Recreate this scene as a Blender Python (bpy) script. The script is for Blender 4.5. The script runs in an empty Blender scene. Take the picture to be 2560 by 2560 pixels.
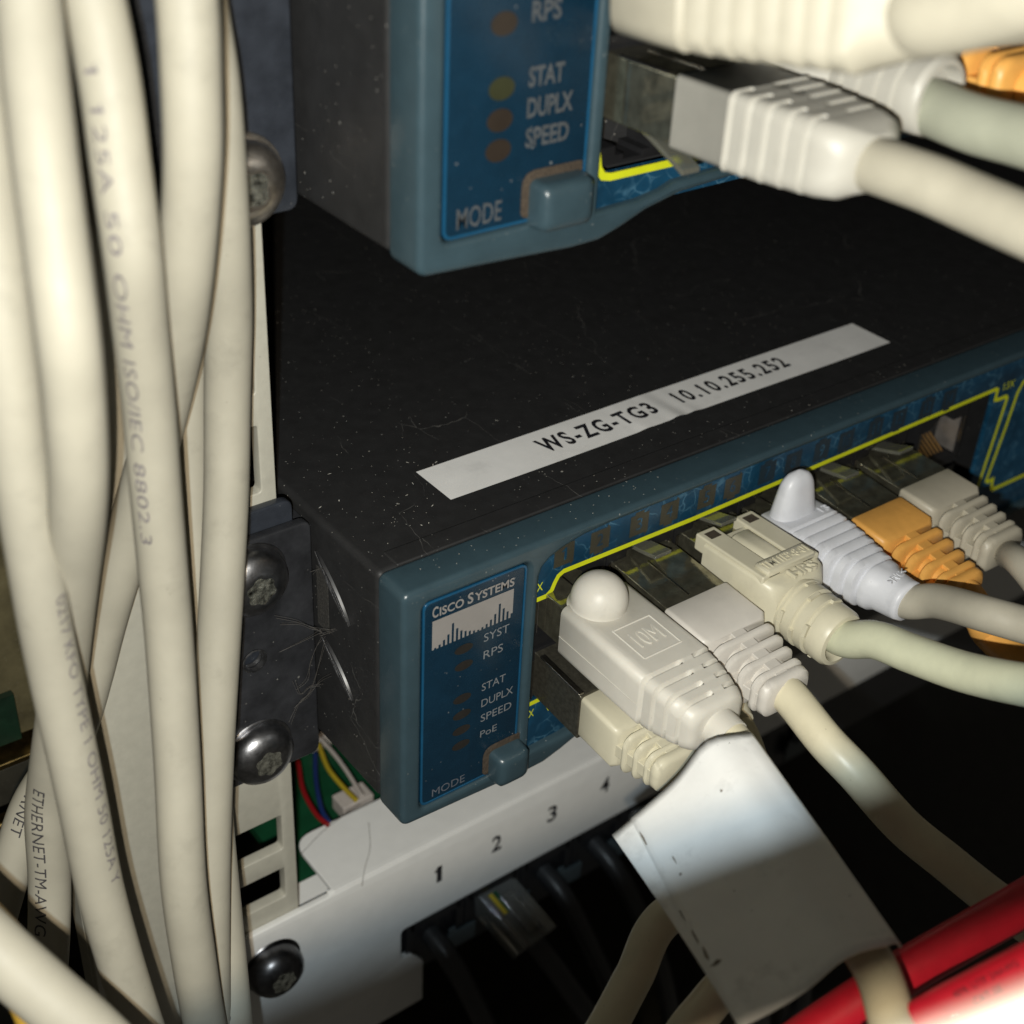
import bpy, bmesh, math, random
from mathutils import Vector, Matrix
random.seed(4)
S = bpy.context.scene
COL = S.collection
S.unit_settings.scale_length = 0.01            # one unit is one centimetre

# ------------------------------------------------------------------ camera
RX = Vector((0.79839658, -0.60037142, 0.04601148))      # picture right
RD = Vector((-0.29890258, -0.46150538, -0.83526645))    # picture down
RF = Vector((0.52270465, 0.65312093, -0.54791688))      # view direction
CP = Vector((-8.3900226, -12.2810966, 15.7480399))
FPX = 3515.82
cam = bpy.data.cameras.new('camera')
co = bpy.data.objects.new('camera', cam); COL.objects.link(co)
m = Matrix((( RX.x, -RD.x, -RF.x, CP.x), (RX.y, -RD.y, -RF.y, CP.y), (RX.z, -RD.z, -RF.z, CP.z), (0, 0, 0, 1)))
co.matrix_world = m
cam.sensor_width = 36; cam.lens = FPX / 2560 * 36
cam.clip_start = 0.2; cam.clip_end = 400
cam.dof.use_dof = True; cam.dof.focus_distance = 20.9
cam.dof.aperture_fstop = (cam.lens / 1000) / (2 * 0.115)
S.camera = co

# ------------------------------------------------------------------ world: dim room light
w = bpy.data.worlds.new('World'); S.world = w; w.use_nodes = True
w.node_tree.nodes['Background'].inputs[0].default_value = (1.0, 0.93, 0.78, 1)
w.node_tree.nodes['Background'].inputs[1].default_value = 0.04

# ------------------------------------------------------------------ the phone's two flash LEDs, below left of the lens
def lamp(name, off, col, watts):
    l = bpy.data.lights.new(name, 'POINT'); l.energy = watts; l.color = col
    l.shadow_soft_size = 0.09
    o = bpy.data.objects.new(name, l); COL.objects.link(o)
    o.location = CP + RX * off[0] + RD * off[1] + RF * off[2]
lamp('flash_cool', (-0.72, 1.25, 0.0), (0.78, 0.92, 1.0), 12200)
lamp('flash_warm', (-0.38, 1.28, 0.0), (1.0, 0.835, 0.62), 12200)

S.view_settings.view_transform = 'Standard'; S.view_settings.look = 'None'
S.view_settings.exposure = 0; S.view_settings.gamma = 1
S.view_settings.use_curve_mapping = False
S.cycles.sample_clamp_indirect = 4.0
S.cycles.max_bounces = 6; S.cycles.transmission_bounces = 6; S.cycles.transparent_max_bounces = 6
S.cycles.caustics_reflective = False; S.cycles.caustics_refractive = False

# ------------------------------------------------------------------ placing helpers (measured rays of the photograph met with real planes)
def ray(px, py): return RX * ((px - 1280) / FPX) + RD * ((py - 1280) / FPX) + RF
def at(px, py, axis, val):
    d = ray(px, py); return CP + d * ((val - CP[axis]) / d[axis])
def ad(px, py, t): return CP + ray(px, py) * t

# ------------------------------------------------------------------ materials
def mat(name, col, rough=0.5, metal=0.0, var=0.12, vscale=3.0, bump=0.0, bscale=40.0, dust=0.0, dscale=9.0,
        scratch=0.0, spec=0.5, coat=0.0, alpha=None, trans=0.0, grime=0.0, sss=0.0):
    M = bpy.data.materials.new(name); M.use_nodes = True
    nt = M.node_tree; N = nt.nodes; L = nt.links; b = N['Principled BSDF']
    b.inputs['Roughness'].default_value = rough; b.inputs['Metallic'].default_value = metal
    b.inputs['Specular IOR Level'].default_value = spec
    b.inputs['Coat Weight'].default_value = coat; b.inputs['Coat Roughness'].default_value = 0.08
    b.inputs['Transmission Weight'].default_value = trans
    if sss:
        b.inputs['Subsurface Weight'].default_value = sss
        b.inputs['Subsurface Radius'].default_value = (0.09, 0.06, 0.04)
        b.inputs['Subsurface Scale'].default_value = 1.0
    tc = N.new('ShaderNodeTexCoord')
    def noise(scale, detail=4, rough_=0.6, src=None):
        n = N.new('ShaderNodeTexNoise'); n.inputs['Scale'].default_value = scale
        n.inputs['Detail'].default_value = detail; n.inputs['Roughness'].default_value = rough_
        L.new(src or tc.outputs['Object'], n.inputs['Vector']); return n
    def mth(op, a, bb=None, c=None):
        n = N.new('ShaderNodeMath'); n.operation = op
        for i, v in enumerate((a, bb, c)):
            if v is None: continue
            if isinstance(v, (int, float)): n.inputs[i].default_value = v
            else: L.new(v, n.inputs[i])
        return n.outputs[0]
    def mix(f, a, bb):
        n = N.new('ShaderNodeMix'); n.data_type = 'RGBA'
        if isinstance(f, (int, float)): n.inputs[0].default_value = f
        else: L.new(f, n.inputs[0])
        for i, v in ((6, a), (7, bb)):
            if isinstance(v, tuple): n.inputs[i].default_value = (*v, 1)
            else: L.new(v, n.inputs[i])
        return n.outputs[2]
    n1 = noise(vscale)
    lo = tuple(c * (1 - var) for c in col); hi = tuple(min(1, c * (1 + var)) for c in col)
    mr = N.new('ShaderNodeMapRange'); mr.inputs[1].default_value = 0.3; mr.inputs[2].default_value = 0.7
    L.new(n1.outputs[0], mr.inputs[0])
    c = mix(mr.outputs[0], lo, hi)
    if grime:
        g = noise(1.6, 6, 0.7); g2 = N.new('ShaderNodeMapRange')
        g2.inputs[1].default_value = 0.56; g2.inputs[2].default_value = 0.72; g2.inputs[4].default_value = grime
        L.new(g.outputs[0], g2.inputs[0])
        c = mix(g2.outputs[0], c, tuple(x * 0.45 for x in col))
        v = N.new('ShaderNodeTexVoronoi'); v.inputs['Scale'].default_value = 5.0
        L.new(tc.outputs['Object'], v.inputs['Vector'])
        spot = mth('LESS_THAN', v.outputs['Distance'], 0.055)
        wn = N.new('ShaderNodeTexWhiteNoise'); L.new(v.outputs['Position'], wn.inputs['Vector'])
        spot = mth('MULTIPLY', spot, mth('GREATER_THAN', wn.outputs[0], 0.80))
        c = mix(mth('MULTIPLY', spot, min(1, grime * 1.6)), c, (0.05, 0.035, 0.02))
    if dust:
        tot = None
        for sc_, thr, keep in ((dscale, 0.075, 0.62), (dscale * 2.3, 0.13, 0.75), (dscale * 0.4, 0.045, 0.35)):
            wv = noise(22, 2); dn = N.new('ShaderNodeMix'); dn.data_type = 'VECTOR'; dn.inputs[0].default_value = 0.02
            L.new(tc.outputs['Object'], dn.inputs[4]); L.new(wv.outputs[1], dn.inputs[5])
            v = N.new('ShaderNodeTexVoronoi'); v.inputs['Scale'].default_value = sc_
            L.new(dn.outputs[1], v.inputs['Vector'])
            wn = N.new('ShaderNodeTexWhiteNoise'); L.new(v.outputs['Position'], wn.inputs['Vector'])
            k = mth('MULTIPLY', mth('LESS_THAN', v.outputs['Distance'], mth('MULTIPLY', wn.outputs[0], thr)),
                    mth('GREATER_THAN', wn.outputs[0], keep))
            tot = k if tot is None else mth('MAXIMUM', tot, k)
        dm = noise(0.55, 4); dmr = N.new('ShaderNodeMapRange'); dmr.inputs[1].default_value = 0.38; dmr.inputs[2].default_value = 0.66; L.new(dm.outputs[0], dmr.inputs[0]); tot = mth('MULTIPLY', tot, mth('MULTIPLY', dmr.outputs[0], 0.75 * dust))
        c = mix(tot, c, (0.62, 0.6, 0.55))
    if scratch:
        mp = N.new('ShaderNodeMapping'); mp.inputs['Rotation'].default_value = (0, 0, 0.6); mp.inputs['Scale'].default_value = (0.5, 0.16, 0.5)
        L.new(tc.outputs['Object'], mp.inputs['Vector'])
        wv = noise(1.2, 3); dn = N.new('ShaderNodeMix'); dn.data_type = 'VECTOR'; dn.inputs[0].default_value = 0.1
        L.new(mp.outputs[0], dn.inputs[4]); L.new(wv.outputs[1], dn.inputs[5])
        v = N.new('ShaderNodeTexVoronoi'); v.feature = 'DISTANCE_TO_EDGE'; v.inputs['Scale'].default_value = 1.5
        L.new(dn.outputs[1], v.inputs['Vector'])
        k = mth('LESS_THAN', v.outputs['Distance'], 0.0016)
        ms = noise(0.9, 4); msr = N.new('ShaderNodeMapRange'); msr.inputs[1].default_value = 0.5; msr.inputs[2].default_value = 0.62
        L.new(ms.outputs[0], msr.inputs[0])
        c = mix(mth('MULTIPLY', mth('MULTIPLY', k, msr.outputs[0]), scratch), c, (0.3, 0.29, 0.27))
    L.new(c, b.inputs['Base Color'])
    if bump:
        bn = noise(bscale, 3); bp = N.new('ShaderNodeBump'); bp.inputs['Strength'].default_value = bump
        bp.inputs['Distance'].default_value = 0.02
        L.new(bn.outputs[0], bp.inputs['Height']); L.new(bp.outputs[0], b.inputs['Normal'])
    rn = noise(vscale * 2.3); rr_ = N.new('ShaderNodeMapRange')
    rr_.inputs[3].default_value = max(0.02, rough * 0.8); rr_.inputs[4].default_value = min(1, rough * 1.25)
    L.new(rn.outputs[0], rr_.inputs[0]); L.new(rr_.outputs[0], b.inputs['Roughness'])
    if alpha is not None: b.inputs['Alpha'].default_value = alpha
    return M

def crackle_mat(name):
    M = mat(name, (0.006, 0.042, 0.085), 0.32, var=0.35, vscale=1.5)
    nt = M.node_tree; N = nt.nodes; L = nt.links; b = N['Principled BSDF']
    base = b.inputs['Base Color'].links[0].from_socket
    tc = N.new('ShaderNodeTexCoord'); nz = N.new('ShaderNodeTexNoise'); nz.inputs['Scale'].default_value = 2.2
    L.new(tc.outputs['Object'], nz.inputs['Vector'])
    dn = N.new('ShaderNodeMix'); dn.data_type = 'VECTOR'; dn.inputs[0].default_value = 0.25
    L.new(tc.outputs['Object'], dn.inputs[4]); L.new(nz.outputs[1], dn.inputs[5])
    v = N.new('ShaderNodeTexVoronoi'); v.feature = 'DISTANCE_TO_EDGE'; v.inputs['Scale'].default_value = 5.2
    L.new(dn.outputs[1], v.inputs['Vector'])
    mr = N.new('ShaderNodeMapRange'); mr.inputs[1].default_value = 0.0; mr.inputs[2].default_value = 0.055
    mr.inputs[3].default_value = 1; mr.inputs[4].default_value = 0
    L.new(v.outputs['Distance'], mr.inputs[0])
    n2 = N.new('ShaderNodeTexNoise'); n2.inputs['Scale'].default_value = 3.0; n2.inputs['Detail'].default_value = 3
    L.new(tc.outputs['Object'], n2.inputs['Vector'])
    m2 = N.new('ShaderNodeMapRange'); m2.inputs[1].default_value = 0.42; m2.inputs[2].default_value = 0.66
    L.new(n2.outputs[0], m2.inputs[0])
    mu = N.new('ShaderNodeMath'); mu.operation = 'MULTIPLY'
    L.new(mr.outputs[0], mu.inputs[0]); L.new(m2.outputs[0], mu.inputs[1])
    mx = N.new('ShaderNodeMix'); mx.data_type = 'RGBA'; mx.inputs[7].default_value = (0.055, 0.14, 0.21, 1)
    L.new(mu.outputs[0], mx.inputs[0]); L.new(base, mx.inputs[6]); L.new(mx.outputs[2], b.inputs['Base Color'])
    return M

MT = dict(
    chassis=mat('dark chassis paint', (0.0205, 0.0205, 0.0212), 0.5, var=0.15, bump=0.12, bscale=90, dust=1.0, dscale=5.5, scratch=0.3, spec=0.35),
    bezel=mat('grey teal plastic', (0.032, 0.057, 0.071), 0.30, var=0.08, bump=0.10, bscale=60, dust=0.45, dscale=4.0, spec=0.5),
    ledpanel=mat('blue overlay film', (0.0040, 0.0205, 0.040), 0.26, var=0.12, dust=0.4, dscale=4, spec=0.5),
    rim=mat('bright blue rim', (0.008, 0.060, 0.125), 0.2, var=0.1),
    port=crackle_mat('printed port panel'),
    yellow=mat('yellow line ink', (0.58, 0.62, 0.012), 0.5, var=0.06),
    silverink=mat('silver ink', (0.24, 0.225, 0.215), 0.4, var=0.05),
    greyink=mat('grey ink', (0.17, 0.18, 0.19), 0.5, var=0.05),
    upperink=mat('worn light ink', (0.062, 0.068, 0.074), 0.5, var=0.3, vscale=20),
    greyink2=mat('worn grey ink', (0.10, 0.11, 0.13), 0.5, var=0.3, vscale=14),
    darkink=mat('printed ink', (0.012, 0.012, 0.016), 0.5),
    softink=mat('soft violet ink', (0.15, 0.135, 0.14), 0.6, var=0.3, vscale=12), darkink2=mat('worn black ink', (0.045, 0.042, 0.045), 0.6, var=0.5, vscale=18),
    fadedink=mat('faded ink', (0.18, 0.155, 0.15), 0.6, var=0.25, vscale=12),
    led=mat('brown lamp window', (0.026, 0.019, 0.014), 0.35),
    leddim=mat('dim lamp window', (0.020, 0.018, 0.016), 0.3),
    ledolive=mat('olive lamp window', (0.028, 0.030, 0.013), 0.35),
    icon=mat('brown port icon', (0.040, 0.037, 0.026), 0.4), icondim=mat('dim port icon', (0.014, 0.026, 0.038), 0.4),
    darklint=mat('grey dust', (0.03, 0.028, 0.025), 0.9, var=0.5, vscale=25, bump=1.0, bscale=30),
    jack=mat('black jack plastic', (0.010, 0.010, 0.011), 0.35),
    wall=mat('grey jack wall', (0.11, 0.10, 0.092), 0.4, var=0.3),
    shield=mat('jack shield metal', (0.32, 0.30, 0.27), 0.3, metal=1.0, bump=0.1),
    gold=mat('gold contact', (0.75, 0.45, 0.17), 0.3, metal=1.0),
    mirror=mat('plug shield metal', (0.30, 0.285, 0.21), 0.09, metal=0.88, var=0.35, vscale=5, bump=0.08, bscale=14, dust=0.9, dscale=6),
    brushed=mat('dull shield metal', (0.15, 0.14, 0.11), 0.3, metal=0.8, var=0.3, vscale=14, bump=0.3, bscale=30),
    zinc=mat('zinc bracket', (0.034, 0.039, 0.050), 0.28, metal=0.25, var=0.3, vscale=2.5, bump=0.12, bscale=30, dust=0.45, dscale=5),
    blackzinc=mat('black bracket', (0.031, 0.032, 0.036), 0.26, metal=0.2, var=0.4, vscale=2.0, bump=0.12, bscale=30, dust=0.4, dscale=5),
    screw=mat('steel screw', (0.62, 0.56, 0.49), 0.32, metal=1.0, var=0.3, vscale=6, bump=0.15, bscale=25),
    blackscrew=mat('black nickel screw', (0.26, 0.26, 0.27), 0.34, metal=1.0, var=0.3, vscale=6, bump=0.1, bscale=25, dust=0.4),
    recess=mat('bright recess', (0.42, 0.42, 0.36), 0.25, metal=0.9, var=0.95, vscale=11, bump=1.0, bscale=12),
    post=mat('grey beige post paint', (0.40, 0.385, 0.325), 0.42, var=0.05, vscale=6, bump=0.12, bscale=50, grime=0.18),
    cable=mat('cream cable jacket', (0.355, 0.333, 0.270), 0.58, var=0.07, vscale=1.2, grime=0.22, spec=0.4),
    panel=mat('light grey panel paint', (0.70, 0.70, 0.685), 0.42, var=0.03, bump=0.06, bscale=60, dust=0.0, grime=0.05),
    label=mat('white label tape', (0.80, 0.795, 0.785), 0.38, var=0.06, vscale=1.3, grime=0.18),
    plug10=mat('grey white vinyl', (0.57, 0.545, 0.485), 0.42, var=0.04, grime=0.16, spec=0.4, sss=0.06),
    plug2=mat('pinkish white vinyl', (0.56, 0.53, 0.485), 0.42, var=0.04, grime=0.14, spec=0.4),
    ivory=mat('ivory plastic', (0.56, 0.525, 0.40), 0.38, var=0.04, grime=0.14, spec=0.45),
    white=mat('bluish white vinyl', (0.60, 0.61, 0.65), 0.4, var=0.04, grime=0.22, spec=0.45),
    orange=mat('orange vinyl', (0.70, 0.355, 0.085), 0.42, var=0.08, grime=0.14),
    taupe=mat('taupe vinyl', (0.43, 0.395, 0.315), 0.42, var=0.05, grime=0.12),
    cgreen=mat('pale green cable jacket', (0.55, 0.56, 0.41), 0.4, var=0.05, grime=0.12),
    cgrey=mat('grey beige cable jacket', (0.37, 0.345, 0.28), 0.42, var=0.05, grime=0.1),
    civory=mat('ivory cable jacket', (0.60, 0.55, 0.40), 0.4, var=0.04, grime=0.16),
    cyellow=mat('yellow cable jacket', (0.50, 0.30, 0.04), 0.42, var=0.08),
    red=mat('red cable jacket', (0.48, 0.011, 0.028), 0.38, var=0.1),
    black=mat('black cable jacket', (0.022, 0.022, 0.023), 0.38, dust=0.2),
    flag=mat('white label sheet', (0.84, 0.84, 0.82), 0.5, var=0.03, grime=0.38, vscale=2, bump=0.35, bscale=2.2),
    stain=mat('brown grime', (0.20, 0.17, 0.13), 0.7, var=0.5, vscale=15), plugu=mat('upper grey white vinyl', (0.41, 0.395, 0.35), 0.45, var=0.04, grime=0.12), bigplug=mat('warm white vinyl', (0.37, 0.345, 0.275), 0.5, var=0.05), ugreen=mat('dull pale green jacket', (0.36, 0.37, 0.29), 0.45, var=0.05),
    clear=mat('clear plastic', (0.85, 0.85, 0.80), 0.08, trans=0.9, var=0.02),
    smoke=mat('smoky latch plastic', (0.40, 0.40, 0.33), 0.1, trans=0.75, var=0.02),
    pcb=mat('green circuit board', (0.005, 0.050, 0.020), 0.4, var=0.2),
    pcbdark=mat('dark green board', (0.004, 0.016, 0.008), 0.45, var=0.3),
    brass=mat('yellow passivated steel', (0.42, 0.30, 0.12), 0.3, metal=1.0, var=0.4, vscale=4, bump=0.1),
    olive=mat('olive brown metal', (0.10, 0.085, 0.045), 0.45, metal=0.3, var=0.4, vscale=1.5, dust=0.6),
    darksteel=mat('dark rack steel', (0.022, 0.020, 0.014), 0.5, var=0.4, vscale=1.5, dust=0.3),
    wred=mat('red wire', (0.22, 0.008, 0.01), 0.4), wblue=mat('blue wire', (0.010, 0.025, 0.11), 0.4),
    wyellow=mat('yellow wire', (0.36, 0.27, 0.02), 0.4), wwhite=mat('white wire', (0.42, 0.38, 0.35), 0.4),
    tab=mat('grey blue jack tab', (0.055, 0.072, 0.078), 0.45),
    web=mat('grey dust thread', (0.065, 0.06, 0.055), 0.8),
    lint=mat('brown dust', (0.050, 0.036, 0.024), 0.9, var=0.4, vscale=20, bump=1.0, bscale=30),
    whitelint=mat('white lint', (0.55, 0.53, 0.48), 0.9),
    rawedge=mat('bare metal edge', (0.14, 0.14, 0.145), 0.36, metal=0.9, var=0.5, vscale=10, bump=0.3, bscale=22),
)

# ------------------------------------------------------------------ mesh helpers
class G:
    def __init__(s): s.v = []; s.f = []
    def add(s, vs, fs):
        o = len(s.v); s.v += [Vector(p) for p in vs]; s.f += [tuple(i + o for i in f) for f in fs]; return s
    def box(s, a, b, fn=None):
        x0, y0, z0 = a; x1, y1, z1 = b
        vs = [(x0, y0, z0), (x1, y0, z0), (x1, y1, z0), (x0, y1, z0), (x0, y0, z1), (x1, y0, z1), (x1, y1, z1), (x0, y1, z1)]
        if fn: vs = [fn(*p) for p in vs]
        return s.add(vs, [(0, 3, 2, 1), (4, 5, 6, 7), (0, 1, 5, 4), (1, 2, 6, 5), (2, 3, 7, 6), (3, 0, 4, 7)])
    def loft(s, rings, cap=True, close=True):
        n = len(rings[0]); vs = [p for r in rings for p in r]; fs = []
        for i in range(len(rings) - 1):
            for j in range(n if close else n - 1):
                a = i * n + j; b = i * n + (j + 1) % n
                fs.append((a, b, b + n, a + n))
        if cap and close:
            fs.append(tuple(reversed(range(n)))); fs.append(tuple(range((len(rings) - 1) * n, len(rings) * n)))
        return s.add(vs, fs)
    def tube(s, pts, r, seg=20, rs=None):
        fr = frames(pts); rings = []
        for i, (p, t, a, b) in enumerate(fr):
            q = rs[i] if rs else r
            rings.append([p + (a * math.cos(k * 2 * math.pi / seg) + b * math.sin(k * 2 * math.pi / seg)) * q for k in range(seg)])
        return s.loft(rings)
    def lathe(s, prof, base, axis, seg=40, fn=None, cap=True):      # prof: (radius, height along axis)
        ax = Vector(axis).normalized(); a = ax.orthogonal().normalized(); b = ax.cross(a); base = Vector(base)
        rings = []
        for r, h in prof:
            ring = []
            for k in range(seg):
                th = 2 * math.pi * k / seg
                r2, h2 = fn(r, h, th) if fn else (r, h)
                ring.append(base + ax * h2 + (a * math.cos(th) + b * math.sin(th)) * r2)
            rings.append(ring)
        return s.loft(rings, cap=cap)

def frames(pts):
    pts = [Vector(p) for p in pts]; out = []; a = None
    for i, p in enumerate(pts):
        t = (pts[min(i + 1, len(pts) - 1)] - pts[max(i - 1, 0)]).normalized()
        if a is None:
            a = (RF - t * RF.dot(t)).normalized()
        a = (a - t * a.dot(t)).normalized()
        out.append((p, t, a, t.cross(a)))
    return out

def spline(pts, n=10):
    P = [Vector(p) for p in pts]; P = [P[0] * 2 - P[1]] + P + [P[-1] * 2 - P[-2]]; out = []
    for i in range(1, len(P) - 2):
        for k in range(n):
            t = k / n; a, b, c, d = P[i - 1], P[i], P[i + 1], P[i + 2]
            out.append(0.5 * ((2 * b) + (c - a) * t + (2 * a - 5 * b + 4 * c - d) * t * t + (3 * b - a - 3 * c + d) * t ** 3))
    out.append(P[-2]); return out

def rr(hw, hh, r, n=5, div=3):
    """rounded rectangle ring (v, w), counter clockwise, straight sides subdivided"""
    r = min(r, hw * 0.999, hh * 0.999); pts = []
    cs = ((hw - r, hh - r, 0), (-hw + r, hh - r, 1), (-hw + r, -hh + r, 2), (hw - r, -hh + r, 3))
    for i, (cx, cy, q) in enumerate(cs):
        arc = [(cx + r * math.cos((q + k / n) * math.pi / 2), cy + r * math.sin((q + k / n) * math.pi / 2)) for k in range(n + 1)]
        pts += arc
        nx, ny, nq = cs[(i + 1) % 4]
        b = (nx + r * math.cos(nq * math.pi / 2), ny + r * math.sin(nq * math.pi / 2)); a = arc[-1]
        for k in range(1, div): pts.append((a[0] + (b[0] - a[0]) * k / div, a[1] + (b[1] - a[1]) * k / div))
    return pts

def obj(name, g, m, parent=None, bevel=0.0, seg=2, smooth=35, label=None, cat=None, group=None, kind=None):
    me = bpy.data.meshes.new(name); me.from_pydata([tuple(p) for p in g.v], [], g.f); me.update()
    bm = bmesh.new(); bm.from_mesh(me); bmesh.ops.recalc_face_normals(bm, faces=bm.faces); bm.to_mesh(me); bm.free()
    return link(name, me, m, parent, bevel, seg, smooth, label, cat, group, kind)

def link(name, me, m, parent=None, bevel=0.0, seg=2, smooth=35, label=None, cat=None, group=None, kind=None):
    if m is not None: me.materials.clear(); me.materials.append(MT[m])
    for p in me.polygons: p.use_smooth = True
    me.set_sharp_from_angle(angle=math.radians(smooth))
    o = bpy.data.objects.new(name, me); COL.objects.link(o)
    if bevel:
        b = o.modifiers.new('bevel', 'BEVEL'); b.width = bevel; b.segments = seg; b.limit_method = 'ANGLE'
        b.angle_limit = math.radians(40); b.harden_normals = True
    if parent is not None:
        o.parent = parent; o.matrix_parent_inverse = wm(parent).inverted()
    tag(o, label, cat, group, kind); return o

def wm(o):
    mm = Matrix.Translation(o.location)
    return mm if o.parent is None else (wm(o.parent) @ o.matrix_parent_inverse @ mm)

def tag(o, label=None, cat=None, group=None, kind=None):
    for k, v in (('label', label), ('category', cat), ('group', group), ('kind', kind)):
        if v: o[k] = v

def thing(name, label, cat, loc, group=None):
    o = bpy.data.objects.new(name, None); COL.objects.link(o); o.location = loc; o.empty_display_size = 0.3
    tag(o, label, cat, group); return o

def round_poly(pts, n=6):
    """pts: (x, z, radius) -> polygon with rounded corners"""
    out = []; k = len(pts)
    for i, (x, z, r) in enumerate(pts):
        if r <= 0: out.append((x, z)); continue
        p = Vector((x, z)); a = (Vector(pts[i - 1][:2]) - p); b = (Vector(pts[(i + 1) % k][:2]) - p)
        r = min(r, a.length * 0.49, b.length * 0.49); a = p + a.normalized() * r; b = p + b.normalized() * r
        for j in range(n + 1):
            t = j / n; q = a * (1 - t) ** 2 + p * 2 * t * (1 - t) + b * t * t; out.append((q.x, q.y))
    return out

def plate(loops, y0, y1, bevel, res=2):
    """flat plate with holes in the X-Z plane between depths y0 (front) and y1, all edges rounded"""
    cu = bpy.data.curves.new('tmp', 'CURVE'); cu.dimensions = '2D'; cu.fill_mode = 'BOTH'
    for lp in loops:
        sp = cu.splines.new('POLY'); sp.points.add(len(lp) - 1); sp.use_cyclic_u = True
        for q, (x, z) in zip(sp.points, lp): q.co = (x, z, 0, 1)
    cu.extrude = max(0.0001, abs(y1 - y0) / 2 - bevel); cu.bevel_depth = bevel; cu.bevel_resolution = res; cu.offset = -bevel
    o = bpy.data.objects.new('tmp', cu); COL.objects.link(o)
    dg = bpy.context.evaluated_depsgraph_get(); me = bpy.data.meshes.new_from_object(o.evaluated_get(dg))
    bpy.data.objects.remove(o)
    ym = (y0 + y1) / 2
    for v in me.vertices: v.co = (v.co.x, ym - v.co.z, v.co.y)
    bm = bmesh.new(); bm.from_mesh(me); bmesh.ops.remove_doubles(bm, verts=bm.verts, dist=1e-5)
    bmesh.ops.recalc_face_normals(bm, faces=bm.faces); bm.to_mesh(me); bm.free()
    return me

def text_mesh(body, bold=0.0, depth=0.0, space=1.0, plain=False):
    """lettering of cap height about 0.7 from x = 0, returned as a mesh"""
    cu = bpy.data.curves.new('tmp', 'FONT'); cu.body = body; cu.size = 1.0; cu.offset = bold; cu.extrude = depth
    cu.space_character = space; cu.resolution_u = 3
    o = bpy.data.objects.new('tmp', cu); COL.objects.link(o)
    dg = bpy.context.evaluated_depsgraph_get(); me = bpy.data.meshes.new_from_object(o.evaluated_get(dg))
    bpy.data.objects.remove(o)
    if '1' in body and not plain:
        bm = bmesh.new(); bm.from_mesh(me); top = max(v.co.y for v in me.vertices)
        for i, ch in enumerate(body):
            if ch != '1': continue
            pre = text_mesh(body[:i + 1], bold, 0, space, True)
            xr = max(v.co.x for v in pre.vertices); bpy.data.meshes.remove(pre); t = .05 + bold; zz = depth
            q = [bm.verts.new(p) for p in ((xr - .03, top, zz + .001), (xr - .20, top - .13, zz + .001), (xr - .20, top - .13 - 1.5 * t, zz + .001), (xr - .03, top - 1.9 * t, zz + .001))]
            bm.faces.new(q)
        bm.to_mesh(me); bm.free()
    return me

def lettering(name, body, p0, p1, up, m, parent, cap=None, bold=0.0, depth=0.0, lift=None, space=1.0, mid=False):
    """lettering whose baseline runs p0 -> p1, tops towards up; cap = letter height"""
    me = text_mesh(body, bold, depth, space)
    x0 = min(v.co.x for v in me.vertices); x1 = max(v.co.x for v in me.vertices)
    y1 = max(v.co.y for v in me.vertices)
    p0 = Vector(p0); p1 = Vector(p1); ex = (p1 - p0); L_ = ex.length; ex.normalize()
    up = Vector(up); up = (up - ex * up.dot(ex)).normalized(); nz = ex.cross(up)
    sx = L_ / (x1 - x0); sy = (cap / y1) if cap else sx
    for v in me.vertices:
        v.co = p0 + ex * ((v.co.x - x0) * sx) + up * (v.co.y * sy) + nz * (v.co.z) + (nz * lift if lift else Vector())
    return link(name, me, m, parent)

def wrap_text(name, body, path, r, s0, size, ang, m, parent, flip=False, bold=0.0, ls=None):
    """printing that follows a cable: starts s0 along the path, centred on angle ang towards the viewer"""
    me = text_mesh(body, bold, 0, 1.05)
    bm = bmesh.new(); bm.from_mesh(me)
    bmesh.ops.triangulate(bm, faces=bm.faces); bmesh.ops.subdivide_edges(bm, edges=[e for e in bm.edges if e.calc_length() > 0.25], cuts=1)
    fr = frames(path); ss = [0.0]
    for i in range(1, len(fr)): ss.append(ss[-1] + (fr[i][0] - fr[i - 1][0]).length)
    if isinstance(s0, tuple):
        best = min(range(len(fr)), key=lambda k: abs(1280 + FPX * (fr[k][0] - CP).dot(RD) / (fr[k][0] - CP).dot(RF) - s0[1])); s0 = ss[best]
    i = 0
    for v in bm.verts:
        s = s0 + v.co.x * (ls or size); th = ang + (v.co.y - 0.35) * size / r * (1 if flip else -1)
        i = 0
        while i < len(ss) - 2 and ss[i + 1] < s: i += 1
        t = (s - ss[i]) / max(1e-6, ss[i + 1] - ss[i]); p = fr[i][0].lerp(fr[i + 1][0], t)
        tg = fr[i][1].lerp(fr[min(i + 1, len(fr) - 1)][1], min(1, max(0, t))).normalized()
        fwd = (p - CP); n = -(fwd - tg * fwd.dot(tg)).normalized(); side = tg.cross(n)
        v.co = p + (n * math.cos(th) + side * math.sin(th)) * (r + 0.004)
    bm.to_mesh(me); bm.free()
    return link(name, me, m, parent)

def cable_path(pts): return spline([ad(*p) if isinstance(p, tuple) else p for p in pts], 10)

# ================================================================== THE RACK
rk = thing('rack_cabinet', 'dark steel rack interior behind the shelves of equipment', 'rack', (20, 30, -30))
obj('back_wall', G().box((-30, 34, -40), (60, 34.4, 40)), 'darksteel', rk)
obj('side_wall', G().box((-22, 3.4, -40), (-21.6, 34, 40)), 'darksteel', rk)
obj('floor_plate', G().box((-30, -2, -31), (60, 34, -30.6)), 'darksteel', rk)

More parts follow.
